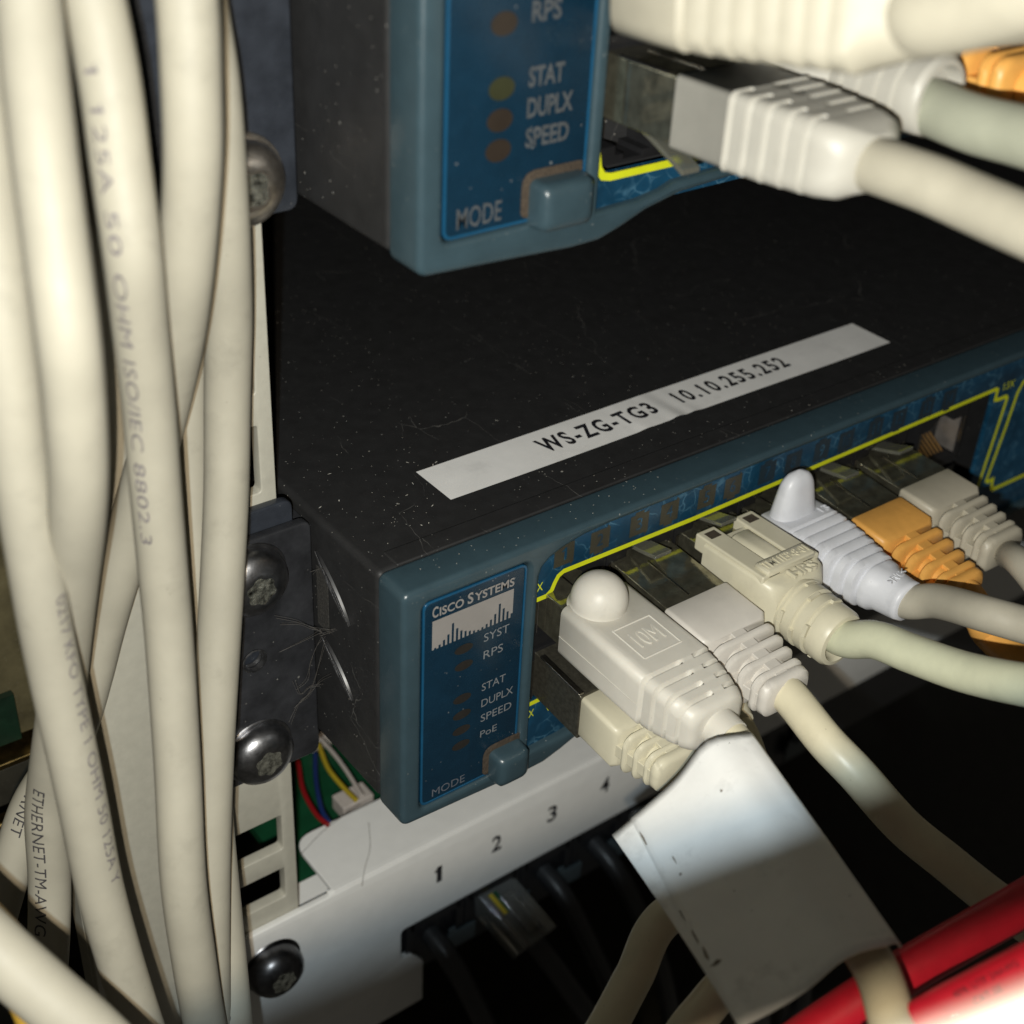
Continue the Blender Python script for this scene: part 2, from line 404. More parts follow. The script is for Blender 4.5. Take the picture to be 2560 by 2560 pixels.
# front post with its column of mounting holes
PXR = -0.38
holes = []
z = -14.0
hole_list = [(-3.70, -2.98), (-2.52, -1.72), (6.35, 7.35), (4.75, 5.85), (8.0, 9.1), (1.6, 2.6), (0, 0.9), (9.7, 10.6), (11.2, 12.3), (12.9, 13.8), (-6.0, -5.0), (-7.6, -6.6)]
outer = [(-4.1, -25), (PXR, -25), (PXR, 22), (-4.1, 22)]
loops = [outer] + [round_poly([(-2.0, a, .06), (PXR - .24, a, .06), (PXR - .24, b, .06), (-2.0, b, .06)], 3) for a, b in hole_list]
post = thing('rack_post', 'grey beige steel rack post with square holes behind the cable bundle', 'rack post', (-2.5, 3.3, -25))
link('post_face', plate(loops, 3.2, 3.42, 0.025), 'post', post)
obj('post_flange', G().box((-4.1, 3.43, -25), (-3.95, 3.9, 22)), 'post', post, 0.03)
# things seen left of and through the post
rail = thing('mounting_rail', 'yellow passivated steel rail left of the post, behind the cables', 'rail', (-6, 6, -2))
obj('rail_bar', G().box((-14, 6.3, -2.0), (-3.2, 6.6, -1.22)), 'darksteel', rail, 0.02)
obj('rail_edge', G().box((-14, 6.26, -1.2), (-3.2, 8.4, -1.08)), 'brass', rail, 0.02)
obj('rail_edge', G().box((-14, 6.2, -2.75), (-3.2, 6.5, -2.3)), 'brass', rail, 0.06)
mod = thing('equipment_module', 'dark olive metal box with small green board behind left cables', 'module', (-7, 7, -1))
obj('module_body', G().box((-15, 6.6, -.9), (-3.0, 12, 5.5)), 'olive', mod, 0.05)
obj('circuit_board', G().box((-8.3, 6.45, -.85), (-3.72, 6.58, .12)), 'pcbdark', mod)

# ================================================================== SWITCHES
EARY = 2.85
def switch(o, variant, label):
    ox, oy, oz = o
    V = lambda x, y, z: Vector((x + ox, y + oy, z + oz))
    sh = lambda lp: [(x + ox, z + oz) for x, z in lp]
    root = thing('network_switch', label, 'network switch', V(20, 10, 0))
    up = variant == 'upper'
    # chassis with folded lid
    g = G().box(V(.03, 1.12, 0), V(43.5, 26, 4.30))
    ch = obj('chassis', g, 'chassis', root, 0.11, 3)
    if not up:
        obj('lid_fold', G().box(V(.35, 1.13, 4.29), V(43, 1.5, 4.335)), 'chassis', root, 0.03)
    # teal bezel
    bot = [(0.0, -.04), (.25, -.06), (1.2, -.11), (2.3, -.17), (2.75, -.16), (3.1, -.06), (3.5, .09), (4.1, .22), (5.0, .27), (8, .27), (43.5, .27)]
    outer = bot + [(43.5, 4.34), (0, 4.34)]
    pb = .30 if up else .14
    outer = round_poly([(0, -.05, .16)] + [(x, z, 0) for x, z in bot[2:]] + [(43.5, 4.34, .1), (0, 4.34, .16)])
    xr = 2.48 if up else 2.2
    h1 = round_poly([(.34, pb, .14), (xr, pb, .14), (xr, 4.05, .14), (.34, 4.05, .14)])
    tpl = [(xr + .2, 3.72), (xr + .25, 3.86), (xr + .38, 3.97), (xr + .62, 4.06), (xr + 1.0, 4.14), (xr + 1.5, 4.17), (43.2, 4.17)]
    bpl = [(43.2, .42), (5.0, .42), (4.0, .38), (xr + 1.3, .30), (xr + .9, .24), (xr + .2, .22)]
    h2 = bpl + tpl[0:1] + tpl[1:]
    link('bezel', plate([sh(outer), sh(h1), sh(h2)], .45 + oy, 1.12 + oy, .085, 3), 'bezel', root)
    # glossy blue indicator panel
    lp = link('indicator_panel', plate([sh(round_poly([(.36, pb + .02, .13), (xr - .02, pb + .02, .13), (xr - .02, 4.03, .13), (.36, 4.03, .13)]))], .50 + oy, .9 + oy, .05, 3), 'ledpanel', root)
    fr_o = round_poly([(.36, pb + .02, .13), (xr - .02, pb + .02, .13), (xr - .02, 4.03, .13), (.36, 4.03, .13)])
    fr_i = round_poly([(.40, pb + .06, .11), (xr - .06, pb + .06, .11), (xr - .06, 3.99, .11), (.40, 3.99, .11)])
    link('panel_rim', plate([sh(fr_o), sh(fr_i)], .485 + oy, .52 + oy, .012, 2), 'rim', root)
    PY = .497 + oy
    # mode button and its dusty recess
    a, b = ((1.62, .03), (xr + .06, .66)) if not up else ((1.58, .22), (xr - .06, .86))
    g = G()
    rec = round_poly([(a[0] - .10, a[1] + .16, .1), (b[0] - .03, a[1] + .16, .05), (b[0] - .03, b[1] + .10, .05), (a[0] - .1, b[1] + .1, .22)])
    link('button_recess', plate([sh(rec)], .475 + oy, .495 + oy, .004, 1), 'lint', root)
    rings = []
    cx, cz = (a[0] + b[0]) / 2 + ox, (a[1] + b[1]) / 2 + oz; hw, hh = (b[0] - a[0]) / 2, (b[1] - a[1]) / 2
    for yy, ins in ((.6, 0), (.32, .02), (.23, .035), (.18, .09), (.165, .16)):
        rings.append([Vector((cx + v, yy + oy, cz + ww)) for v, ww in rr(hw - ins, hh - ins, .1)])
    obj('mode_button', G().loft(rings), 'bezel', root, smooth=50)
    # printed port panel with the jack opening
    if up:
        opening = [(2.0, .78), (2.62, .78), (2.74, .72), (2.80, .50), (2.92, .44), (16, .44), (16, 3.55), (2.0, 3.55)]
        ypl = [[(2.4, 1.02), (2.62, 1.02), (2.72, .93), (2.76, .74), (2.84, .63), (2.97, .60), (16, .60)]]
        opening = [(2.5, 1.04), (2.66, 1.03), (2.75, .95), (2.79, .76), (2.86, .66), (2.97, .63), (16, .63), (16, 3.62), (2.5, 3.62)]
    else:
        ypl = [[(2.30, 3.17), (2.66, 3.17), (2.76, 3.24), (2.81, 3.36), (2.87, 3.46), (2.97, 3.51), (5.6, 3.49), (13.40, 3.60), (13.46, 3.56), (13.46, 3.36), (13.56, 3.33), (13.80, 3.33), (13.86, 3.27), (13.80, 2.6), (13.68, 1.40), (13.64, .95), (13.1, .84), (3.0, .80), (2.9, .84), (2.84, .96), (2.80, 1.08), (2.70, 1.13), (2.3, 1.12)],
               [(16, 3.62), (14.5, 3.60), (14.28, 3.50), (14.18, 3.3), (14.1, 2.6), (13.95, 1.62), (13.92, 1.40), (14.0, 1.34), (14.14, 1.36), (14.18, 1.14), (14.24, 1.08), (16, 1.06)]]
        opening = [(2.35, 1.16), (2.72, 1.16), (2.82, 1.10), (2.87, .98), (2.94, .86), (3.0, .83), (13.1, .87), (13.35, .98), (13.40, 1.40), (13.42, 3.30), (13.36, 3.57), (5.6, 3.46), (2.98, 3.48), (2.90, 3.43), (2.84, 3.34), (2.79, 3.21), (2.68, 3.14), (2.35, 3.14)]
    pp = link('port_panel', plate([sh(round_poly([(2.25 if not up else 2.5, .15, 0), (43.3, .15, 0), (43.3, 4.25, 0), (2.25 if not up else 2.5, 4.25, 0)])), sh(opening)], .60 + oy, .70 + oy, .01, 1), 'port', root)
    for ln in ypl:
        g = G(); L2 = ln; hwid = .042 if not up else .05; rings = []
        for i, (x, z) in enumerate(L2):
            p = Vector((x, z)); d1 = (p - Vector(L2[i - 1])).normalized() if i else None
            d2 = (Vector(L2[i + 1]) - p).normalized() if i < len(L2) - 1 else None
            d = ((d1 or d2) + (d2 or d1)).normalized(); n = Vector((-d.y, d.x))
            k = hwid / max(.5, n.dot(Vector((-(d2 or d1).y, (d2 or d1).x))))
            rings.append([V(p.x + n.x * k, .595, p.y + n.y * k), V(p.x - n.x * k, .595, p.y - n.y * k)])
        g.loft(rings, cap=False, close=False); obj('yellow_outline', g, 'yellow', root)
    # jacks: each an open black box with a latch notch and gold contacts
    def jack(xc, zc, top):
        s_ = 1 if top else -1; y0, y1 = .64 + oy, 2.2 + oy
        hole = [(-.59, -.42), (.59, -.42), (.59, .38), (.30, .38), (.30, .50), (.16, .50), (.16, .57), (-.16, .57), (-.16, .50), (-.30, .50), (-.30, .38), (-.59, .38)]
        hole = [(x + xc + ox, s_ * z + zc + oz) for x, z in hole]
        if s_ < 0: hole.reverse()
        fr = [(xc - .7 + ox, zc - .62 + oz), (xc + .7 + ox, zc - .62 + oz), (xc + .7 + ox, zc + .64 + oz), (xc - .7 + ox, zc + .64 + oz)]
        j = link('jack', plate([fr, hole], y0, y1, .008, 1), 'jack', root)
        obj('jack_back', G().box((xc - .69 + ox, y1 - .02, zc - .61 + oz), (xc + .69 + ox, y1 + .05, zc + .61 + oz)), 'jack', j)
        gg = G()
        for k in range(8):
            x = xc - .36 + k * .102 + ox
            gg.add([(x - .028, y0 + .12, zc - s_ * .36 + oz), (x + .028, y0 + .12, zc - s_ * .36 + oz), (x + .028, y0 + .85, zc + s_ * .12 + oz), (x - .028, y0 + .85, zc + s_ * .12 + oz)], [(0, 1, 2, 3)])
        obj('contacts', gg, 'gold', j)
        for sx_ in (-1, 1):
            obj('jack_wall', G().box((xc + sx_ * .575 - .012 + ox, y0 + .03, zc - .40 + oz), (xc + sx_ * .575 + .012 + ox, y0 + 1.2, zc + .36 + oz)), 'wall', j)
        obj('shield_strip', G().box((xc - .66 + ox, y0 - .012, zc - s_ * .02 + oz - .16), (xc - .61 + ox, y0 + .02, zc - s_ * .02 + oz + .40)), 'shield', j)
        obj('shield_strip', G().box((xc + .61 + ox, y0 - .012, zc - s_ * .02 + oz - .16), (xc + .66 + ox, y0 + .02, zc - s_ * .02 + oz + .40)), 'shield', j)
    cols = [3.15 + 1.42 * i for i in range(6)] + [12.02] if not up else [3.35 + 1.42 * i for i in range(5)]
    for xc in cols:
        jack(xc, 2.86 if not up else 2.75, True); jack(xc, 1.52 if not up else 1.35, False)
    if not up:
        jack(14.85, 2.0, True)
    # writing
    UP = (0, 0, 1)
    def T(body, x0, z0, x1, m_='greyink', cap=None, bold=.0, par=lp, y=PY - .004):
        return lettering('lettering', body, V(x0, y - oy, z0), V(x1, y - oy, z0), UP, m_, par, cap, bold)
    def P(px, py): q = at(px, py, 1, PY - .004); return q
    def TP(body, a_, b_, m_='greyink', cap=None, bold=0.0):
        p, q = P(*a_), P(*b_); q.z = p.z = (p.z + q.z) / 2
        return lettering('lettering', body, p, q, UP, m_, lp, cap, bold)
    def LED(px, py, w_, h_, m_='led'):
        c = P(px, py); g = G(); n = 20
        ring = [Vector((c.x + w_ * math.cos(2 * math.pi * k / n), c.y + .001, c.z + h_ * math.sin(2 * math.pi * k / n))) for k in range(n)]
        g.add(ring, [tuple(range(n))]); obj('indicator_light', g, m_, lp)
    if up:
        s = 2.415; K = lambda x, y: (700 + x / s, y / s)
        gi = 'upperink'
        TP('RPS', K(1520, 130), K(1700, 105), gi, cap=.225, bold=.03)
        TP('STAT', K(1500, 520), K(1715, 490), gi, cap=.225, bold=.03)
        TP('DUPLX', K(1490, 705), K(1765, 665), gi, cap=.225, bold=.03)
        TP('SPEED', K(1480, 885), K(1740, 845), gi, cap=.225, bold=.03)
        TP('MODE', K(1065, 1385), K(1335, 1330), gi, cap=.25, bold=.01)
        for (x, y), m_ in (((1355, 143), 'led'), ((1340, 535), 'ledolive'), ((1328, 727), 'led'), ((1318, 910), 'led')):
            LED(*K(x, y), .185, .135, m_)
    else:
        s = 4.83; K = lambda x, y: (1050 + x / s, 1380 + y / s); s2 = 3.864; K2 = lambda x, y: (1050 + x / s2, 1680 + y / s2)
        # badge: maker's line over the bridge of bars
        p0, p1 = P(*K(150, 800)), P(*K(1140, 405)); zt = (p0.z + p1.z) / 2
        Lx = p1.x - p0.x
        for body, f0, f1, cap in (('C', 0, .07, .185), ('ISCO', .085, .375, .145), ('S', .42, .49, .185), ('YSTEMS', .505, 1.0, .145)):
            lettering('lettering', body, Vector((p0.x + f0 * Lx, p0.y, zt)), Vector((p0.x + f1 * Lx, p0.y, zt)), UP, 'silverink', lp, cap, .022)
        tl, tr, br_ = P(*K(150, 845)), P(*K(1135, 440)), P(*K(150, 1190))
        zt = (tl.z + tr.z) / 2; zb = br_.z; X0, X1 = tl.x, tr.x; n = 19; step = (X1 - X0) / n
        hs = [.05, .10, .20, .33, .66, .42, .28, .20, .14, .09, .05, .08, .13, .22, .36, .66, .44, .27, .14]
        g = G(); y = PY - .004; H = zt - zb
        for i in range(n):
            x0 = X0 + i * step; g.box((x0, y, zb), (x0 + step * .45, y + .001, zt)) if False else None
            g.add([(x0, y, zb), (x0 + step * .5, y, zb), (x0 + step * .5, y, zt), (x0, y, zt)], [(0, 1, 2, 3)])
            zz = zb + H * hs[i]
            g.add([(x0 + step * .5, y, zz), (x0 + step, y, zz), (x0 + step, y, zt), (x0 + step * .5, y, zt)], [(0, 1, 2, 3)])
        obj('badge', g, 'silverink', lp)
        TP('SYST', K(770, 1085), K(1075, 965), cap=.15); TP('RPS', K(765, 1295), K(1000, 1195), cap=.15)
        TP('STAT', K(745, 1680), K(1030, 1560), cap=.145); TP('DUPLX', K(740, 1870), K(1120, 1710), cap=.145)
        TP('SPEED', K2(585, 480), K2(880, 355), cap=.145); TP('PoE', K2(580, 632), K2(740, 565), cap=.13)
        TP('MODE', K2(115, 1200), K2(430, 1060), 'greyink2', cap=.15)
        for q in (K(530, 1170), K(530, 1370), K(510, 1770), K2(405, 412), K2(400, 562), K2(395, 705)): LED(*q, .165, .085, 'leddim')
        # numbered port icons above the jacks
        cs = [(1065, 1045), (1133, 1015), (1207, 985), (1265, 955), (1335, 930), (1385, 905), (1450, 880), (1500, 855), (1553, 838), (1600, 815), (1655, 795), (1700, 775), (1752, 758), (1795, 738)]
        for i, (px, py) in enumerate(cs):
            c = at(px * 1.3251, py * 1.3251, 1, .59); x, z = c.x, 3.82
            sh_ = [(-.19, -.19), (.13, -.19), (.13, -.24), (.19, -.18), (.19, .19), (.08, .19), (.08, .24), (-.10, .24), (-.10, .19), (-.19, .19)]
            if i % 2: sh_ = [(a_, -b_) for a_, b_ in reversed(sh_)]
            g = G().add([(x + a_, .594, z + b_) for a_, b_ in sh_], [tuple(range(len(sh_)))])
            ic = obj('port_icon', g, 'icon' if i < 6 else 'icondim', pp)
            wd_ = .045 if i == 0 else .06 if i < 9 else .09
            lettering('lettering', str(i + 1), (x - wd_, .590, z - .1), (x + wd_, .590, z - .1), UP, 'port', ic, .22)
        lettering('lettering', '13X', (13.62, .594, 3.50), (13.98, .594, 3.50), UP, 'yellow', pp, .16)
        lettering('lettering', '1X', (2.40, .594, 3.32), (2.58, .594, 3.32), UP, 'yellow', pp, .15)
        lettering('lettering', '2X', (2.40, .594, .84), (2.58, .594, .84), UP, 'yellow', pp, .15)
    return root, V

swl, VL = switch((0, 0, 0), 'lower', 'dark switch with blue indicator panel and white address tape on its lid')
swu, VU = switch((.05, -.22, 9.08), 'upper', 'upper dark switch with larger lettering, seen from its lower left corner')

# address tape on the lower switch
def tape_lift(x):
    d = abs(x - 6.4); lift = .05 * (math.cos(d / .75 * math.pi) + 1) / 2 if d < .75 else 0.0
    for c_, h_ in ((6.55, .035), (6.95, .022), (5.9, .018)):
        if abs(x - c_) < .22: lift += h_ * (1 - abs(x - c_) / .22)
    return lift
g = G(); nx = 160; rows = []
x0, x1, y0, y1 = 1.95, 11.96, 2.12, 3.06
for i in range(nx + 1):
    u = i / nx; x = x0 + (x1 - x0) * u
    lift = tape_lift(x); d = abs(x - 6.4)
    rows.append([Vector((x, y0 - .01 * math.sin(u * 9) - (.05 * max(0, 1 - d / .6)), 4.312 + lift * .9 + .0)), Vector((x, (2 * y0 + y1) / 3, 4.312 + lift * .55)), Vector((x, y1 + .0, 4.312 + lift * .1))])
g.loft(rows, cap=False, close=False)
tape = obj('address_tape', g, 'label', swl, label='white adhesive tape printed with switch name and address')
dx = Vector((1, 0, 0))
p0, p1 = at(1018 * 1.3251, 843 * 1.3251, 2, 4.32), at(1238 * 1.3251, 774 * 1.3251, 2, 4.32)
ym = 2.40
def tape_text(body, xa, xb, yb, cap):
    o = lettering('lettering', body, (xa, yb, 4.317), (xb, yb, 4.317), (0, 1, 0), 'darkink', tape, cap, .03, space=1.25)
    for v in o.data.vertices:
        v.co.z += tape_lift(v.co.x) * (.56 - .45 * (v.co.y - 2.433) / .627) + .002
tape_text('WS-ZG-TG3', p0.x, p1.x, 2.42, .40)
p0, p1 = at(1272 * 1.3251, 752 * 1.3251, 2, 4.32), at(1492 * 1.3251, 688 * 1.3251, 2, 4.32)
tape_text('10.10.255.252', p0.x, p1.x, 2.46, .38)

g = G(); rs_ = random.Random(5)
def flake(x, y, z, ln, wd, a_):
    c_, s_ = math.cos(a_), math.sin(a_); q = []
    for u, v in ((-1, -.3), (-.3, -1), (.5, -.8), (1, .2), (.3, 1), (-.6, .7)):
        u *= ln * rs_.uniform(.6, 1.1); v *= wd * rs_.uniform(.6, 1.1); q.append((x + u * c_ - v * s_, y + u * s_ + v * c_, z))
    g.add(q, [(0, 1, 2, 3, 4, 5)])
for k in range(70):
    x = abs(rs_.gauss(0, 1.6)) + .2; y = 1.6 + abs(rs_.gauss(0, 1.5))
    big = rs_.random() < .18
    flake(x, y, 4.304, rs_.uniform(.02, .045) if big else rs_.uniform(.006, .014), .008 if big else .006, rs_.uniform(0, 3.1))
for k in range(45):
    flake(rs_.uniform(.3, 13), rs_.uniform(1.6, 9), 4.304, rs_.uniform(.005, .012), .005, rs_.uniform(0, 3.1))
for k in range(26):
    flake(rs_.uniform(.2, 5), rs_.uniform(.60, 1.05), 4.344, rs_.uniform(.006, .02), .006, rs_.uniform(0, 3.1))
obj('lint_flakes', g, 'whitelint', swl, kind='stuff')

# dark lenses for the pressed slots on the lower switch's side, with bare metal edges and dust
for a, b in (((788, 1378), (872, 1566)), ((806, 1592), (880, 1752))):
    p, q = at(*a, 0, -.004), at(*b, 0, -.004)
    d = (q - p); n = Vector((0, d.z, -d.y)).normalized(); g = G(); rings = []
    W_ = lambda t: .085 * math.sin(math.pi * min(1, t * .97 + .03)) ** .7 + .004
    for k in range(17):
        t = k / 16; wd = W_(t); c = p + d * t
        rings.append([c - n * wd + Vector((.03, 0, 0)), c - n * wd * .8 + Vector((-.006, 0, 0)), c + n * wd * .8 + Vector((-.006, 0, 0)), c + n * wd + Vector((.03, 0, 0))])
    sl = obj('slot_shade', g.loft(rings), 'jack', swl)  # black lens sits proud of the side; the slot's shade is its colour
    g = G()
    for off, t0, t1, r_ in ((-.75, .02, .98, .012), (-.35, .0, .55, .010), (.1, .25, .97, .009), (-.05, .5, 1.0, .013), (.7, .1, .6, .006)):
        pts = [p + d * (t0 + (t1 - t0) * k / 10) + n * W_(t0 + (t1 - t0) * k / 10) * off + Vector((-.008, 0, 0)) for k in range(11)]
        g2 = G().tube(pts, r_, 6, [r_ * (.25 + .75 * math.sin(math.pi * (k + .3) / 10.6)) for k in range(11)]); g.add(g2.v, g2.f)
    obj('raw_edge', g, 'rawedge', sl)
p = at(815, 1500, 0, .0)
obj('dust_patch', G().box((.012, 2.5, 2.35), (.026, 2.83, 3.45)), 'darklint', swl, 0.005)

# mounting ears
def ear(sw, z0, z1, m_, holes, back=True):
    lp = round_poly([(-2.6, z0, .1), (-.03, z0, .16), (-.03, z1, .16), (-2.6, z1, .1)])
    hs = [[(x + r * math.cos(2 * math.pi * k / 24), z + r * math.sin(2 * math.pi * k / 24)) for k in range(24)] for x, z, r in holes]
    e = link('mounting_ear', plate([lp] + hs, EARY, EARY + .18, .035, 2), m_, sw)
    obj('ear_return', G().box((-.10, EARY + .1, z0 + .1), (.028, 7, z1 - .15)), m_, sw, .02)
    if back:
        lp2 = round_poly([(-2.6, z0 + .1, .1), (-.22, z0 + .1, .1), (-.22, z1 + .34, .16), (-2.6, z1 + .34, .1)])
        link('backing_plate', plate([lp2], EARY + .185, EARY + .345, .03, 2), 'zinc', sw)
    return e
el = ear(swl, -.28, 4.25, 'blackzinc', [(-1.08, 2.08, .19)])
# threaded bush in the free hole
g = G(); prof = []
for k in range(9): prof += [(.185 - (.02 if k % 2 else 0), .02 + k * .05)]
g.lathe([(.21, 0.0), (.185, -.01)] + [(r, h) for r, h in prof], (-1.08, EARY - .005, 2.08), (0, 1, 0), 28, cap=False)
obj('threaded_bush', g, 'rawedge', el)
eu = ear(swu, 9.02, 13.4, 'zinc', [], False)

# screws
def screw(cx, cz, y, label, m_, r=.53, rot=0.0, tall=.36, lobes=6):
    rootS = thing('rack_screw', label, 'screw', (cx, y, cz), 'screws fixing the equipment to the post')
    prof = [(r * .98, 0), (r, .05), (r * .985, tall * .38), (r * .93, tall * .6), (r * .8, tall * .82), (r * .6, tall * .96), (.26, tall * 1.02), (.215, tall * 1.0)]
    obj('screw_head', G().lathe(prof + [(.17, tall * .45), (.05, tall * .38)], (cx, y, cz), (0, -1, 0), 48,
        lambda rr_, h, th: (rr_ * (1 + (.10 * math.cos(lobes * th + rot) if rr_ < .24 and h > tall * .9 and rr_ < .22 else 0)), h)), m_, rootS, smooth=40)
    prof2 = [(.225, tall * 1.005), (.20, tall * .9), (.16, tall * .6), (.05, tall * .5)]
    obj('drive_recess', G().lathe(prof2, (cx, y, cz), (0, -1, 0), 48, lambda rr_, h, th: (rr_ * (1 + .10 * math.cos(lobes * th + rot)), h)), 'recess', rootS, smooth=25)
    obj('washer', G().lathe([(r * 1.1, 0), (r * 1.12, .02), (r * 1.08, .05), (r * .5, .055)], (cx, y + .03, cz), (0, -1, 0), 40), m_, rootS)
    return rootS
c = at(650, 472, 1, 2.5); screw(c.x - .10, c.z, EARY, 'bare steel pan head screw on the upper ear, half hidden by cables', 'screw', .56, lobes=4)
c = at(664, 1492, 1, 2.5); screw(c.x - .06, c.z + .12, EARY, 'dark screw at the top of the lower ear with bright lobed recess', 'blackscrew', .55, .4)
c = at(682, 1912, 1, 2.5); screw(c.x - .06, c.z + .06, EARY, 'shiny dark screw at the foot of the lower ear, below the free threaded hole', 'blackscrew', .54, .9)
MT['panelscrew'] = mat('black panel screw', (0.10, 0.10, 0.105), 0.32, metal=1.0, var=0.3, vscale=6, dust=0.4)
c = at(712, 2448, 1, 2.7); screw(c.x - .06, c.z + .06, 3.06, 'black domed screw on the white patch panel flange', 'panelscrew', .53, .2, .46)

# ================================================================== PATCH PANEL
pan = thing('patch_bay', 'light grey numbered patch panel below the lower switch', 'patch panel', (10, 3.1, -8.6))
PY = 3.06
face = round_poly([(-2.7, -8.5, .1), (2.25, -8.5, .05), (2.25, -7.3, .05), (1.95, -6.9, .04), (1.72, -6.9, .08), (1.72, -6.08, .12), (44, -6.08, 0), (44, -4.12, 0), (-2.7, -4.12, .08)])
link('panel_face', plate([face], PY, PY + .14, .03, 2), 'panel', pan)
g = G(); rings = []
lipo = round_poly([(.27, PY + .02, 0), (43.8, PY + .02, 0), (43.8, PY + 1.55, .1), (.27, PY + 1.55, .42)])
prof = []
me_v = [(x, y, -4.12) for x, y in lipo]; nL = len(lipo)
g.add([(x, y, -4.06) for x, y in lipo] + [(x, y, -4.18) for x, y in lipo], [tuple(range(nL)), tuple(reversed(range(nL, 2 * nL)))] + [(i, (i + 1) % nL, nL + (i + 1) % nL, nL + i) for i in range(nL)])
obj('top_lip', g, 'panel', pan, .03, 2)
seg = 8
g = G(); rings = []
for k in range(seg + 1):
    a_ = k / seg * math.pi / 2
    rings.append([Vector((.17, PY + .11 - .115 * math.cos(a_), -4.17 + .112 * math.sin(a_))), Vector((43.8, PY + .11 - .115 * math.cos(a_), -4.17 + .112 * math.sin(a_)))])
obj('panel_fold', g.loft(rings, cap=False, close=False), 'panel', pan)
for i in range(8):
    x = 2.56 + 1.402 * i
    w_ = .085 if i == 0 else .12
    lettering('number', str(i + 1), (x - w_, PY - .004, -5.22 + .02 * i), (x + w_, PY - .004, -5.22 + .02 * i), (0, 0, 1), 'darkink', pan, .42, .022)
    j = obj('jack_body', G().box((x - .60, PY - .02 + .06, -6.15), (x + .60, 4.6, -6.35)).box((x - .69, PY + .04, -7.5), (x - .5, 4.6, -6.1)).box((x + .5, PY + .04, -7.5), (x + .69, 4.6, -6.1)).box((x - .6, 4.4, -7.4), (x + .6, 4.6, -6.2)), 'jack', pan, .02)
    obj('jack_tab', G().box((x + .25, PY - .02, -7.42), (x + .95, PY + .03, -6.95)).box((x + .30, PY - .02, -6.95), (x + .46, PY + .03, -6.80)), 'tab', pan, .01)
obj('tray_floor', G().box((-1.9, 3.5, -4.72), (1.6, 4.1, -4.65)), 'panel', pan, .01)
obj('tray_floor', G().box((-1.9, 4.7, -4.72), (-.62, 5.4, -4.62)), 'panel', pan, .01)
obj('board', G().box((.1, 4.15, -4.95), (43, 12, -4.75)), 'pcb', pan)
obj('jack_surround', G().box((1.6, PY + .16, -7.7), (40.2, PY + .3, -5.9)).box((1.6, 4.6, -8.4), (40, 4.8, -5)), 'jack', pan)
# coloured wires on the board behind the panel lip
for pts, m_ in ((((745, 1905), (758, 1975), (790, 2035), (820, 2062)), 'wred'), (((788, 1885), (790, 1950), (803, 2020), (822, 2055)), 'wblue'),
                (((797, 1862), (820, 1920), (858, 1968), (890, 2000)), 'wyellow'), (((800, 1845), (835, 1885), (868, 1930), (905, 1990)), 'wwhite')):
    obj('wire', G().tube(spline([at(x, y, 2, -4.1 + .03 * i) for i, (x, y) in enumerate(pts)], 8), .05 if m_ != 'wwhite' else .045, 10), m_, pan)
q = at(880, 2015, 2, -4.4)
obj('wire_plug', G().box((q.x - .25, q.y - .1, -4.6), (q.x + .45, q.y + .35, -4.25)), 'wwhite', pan, .03)
q = at(800, 1848, 2, -4.4)
obj('wire_plug', G().box((q.x - .2, q.y, -4.7), (q.x + .3, q.y + .5, -4.4)), 'wwhite', pan, .03)
# a clear plug hanging in jack 2 and dark cables below
def clear_plug(x, label, dark=False):
    t = thing('modular_plug', label, 'plug', (x, 3, -6.7), 'plugs in the patch panel')
    d = Vector((.25, -1, -.55)).normalized(); base = Vector((x, PY + .3, -6.62)); ex = Vector((1, .1, 0)).normalized(); uz = ex.cross(d) * -1
    if uz.z < 0: uz = -uz
    f = lambda a_, b_, c_: base + d * a_ + ex * b_ + uz * c_
    obj('plug_body', G().box((0, -.46, -.34), (1.45, .46, .34), f), 'clear', t, .03)
    obj('latch', G().box((.3, -.15, .36), (1.2, .15, .42), f), 'clear', t, .02)
    g = G()
    for k, m_ in enumerate(('wyellow', 'pcb')):
        obj('wire', G().box((.15, -.30 + k * .11, .30), (.65, -.20 + k * .11, .352), f), m_, t)
    path = spline([f(.5, 0, 0), f(1.3, 0, 0), f(2.4, .1, -.3), f(4.2, .5, -1.6), f(6, 1.0, -4.5), f(7, 1.4, -9)], 8)
    obj('cable', G().tube(path, .23, 14), 'black', t)
clear_plug(4.05, 'clear modular plug with yellow and green wires in jack two')
clear_plug(8.2, 'clear modular plug in deep shadow to the right of the flag')
clear_plug(9.62, 'clear modular plug in deep shadow under the pinkish boot')
for i, (x, lab) in enumerate(((2.5, 'black cable hanging from jack one of the patch panel'), (5.4, 'black cable hanging from jack three, right of the clear plug'), (6.8, 'black cable hanging from jack four behind the white flag'), (11.0, 'dark lead in deep shadow under the pale green cable'))):
    base = Vector((x, 3.3, -6.8))
    path = spline([base + Vector(v) for v in ((0, .2, 0), (.1, -.6, -.3), (.3, -1.3, -1.2), (.7, -2.0, -3), (1.2, -2.2, -6), (1.5, -2.2, -12))], 8)
    obj('patch_lead', G().tube(path, .22, 14), 'black', None, label=lab, cat='cable', group='dark leads of the patch panel')

# ================================================================== PLUGS AND PATCH CABLES
def frame(x, z, sx=0.0, sz=0.0, y=.6):
    return lambda u, v, w_: Vector((x + v + sx * u, y - u, z + w_ + sz * u))

def body(F, secs, n=6, div=5):
    """secs: (u, half width, half height, radius, w offset)"""
    return G().loft([[F(u, v, w_ + o_) for v, w_ in rr(hw, hh, r, n, div)] for u, hw, hh, r, o_ in secs])

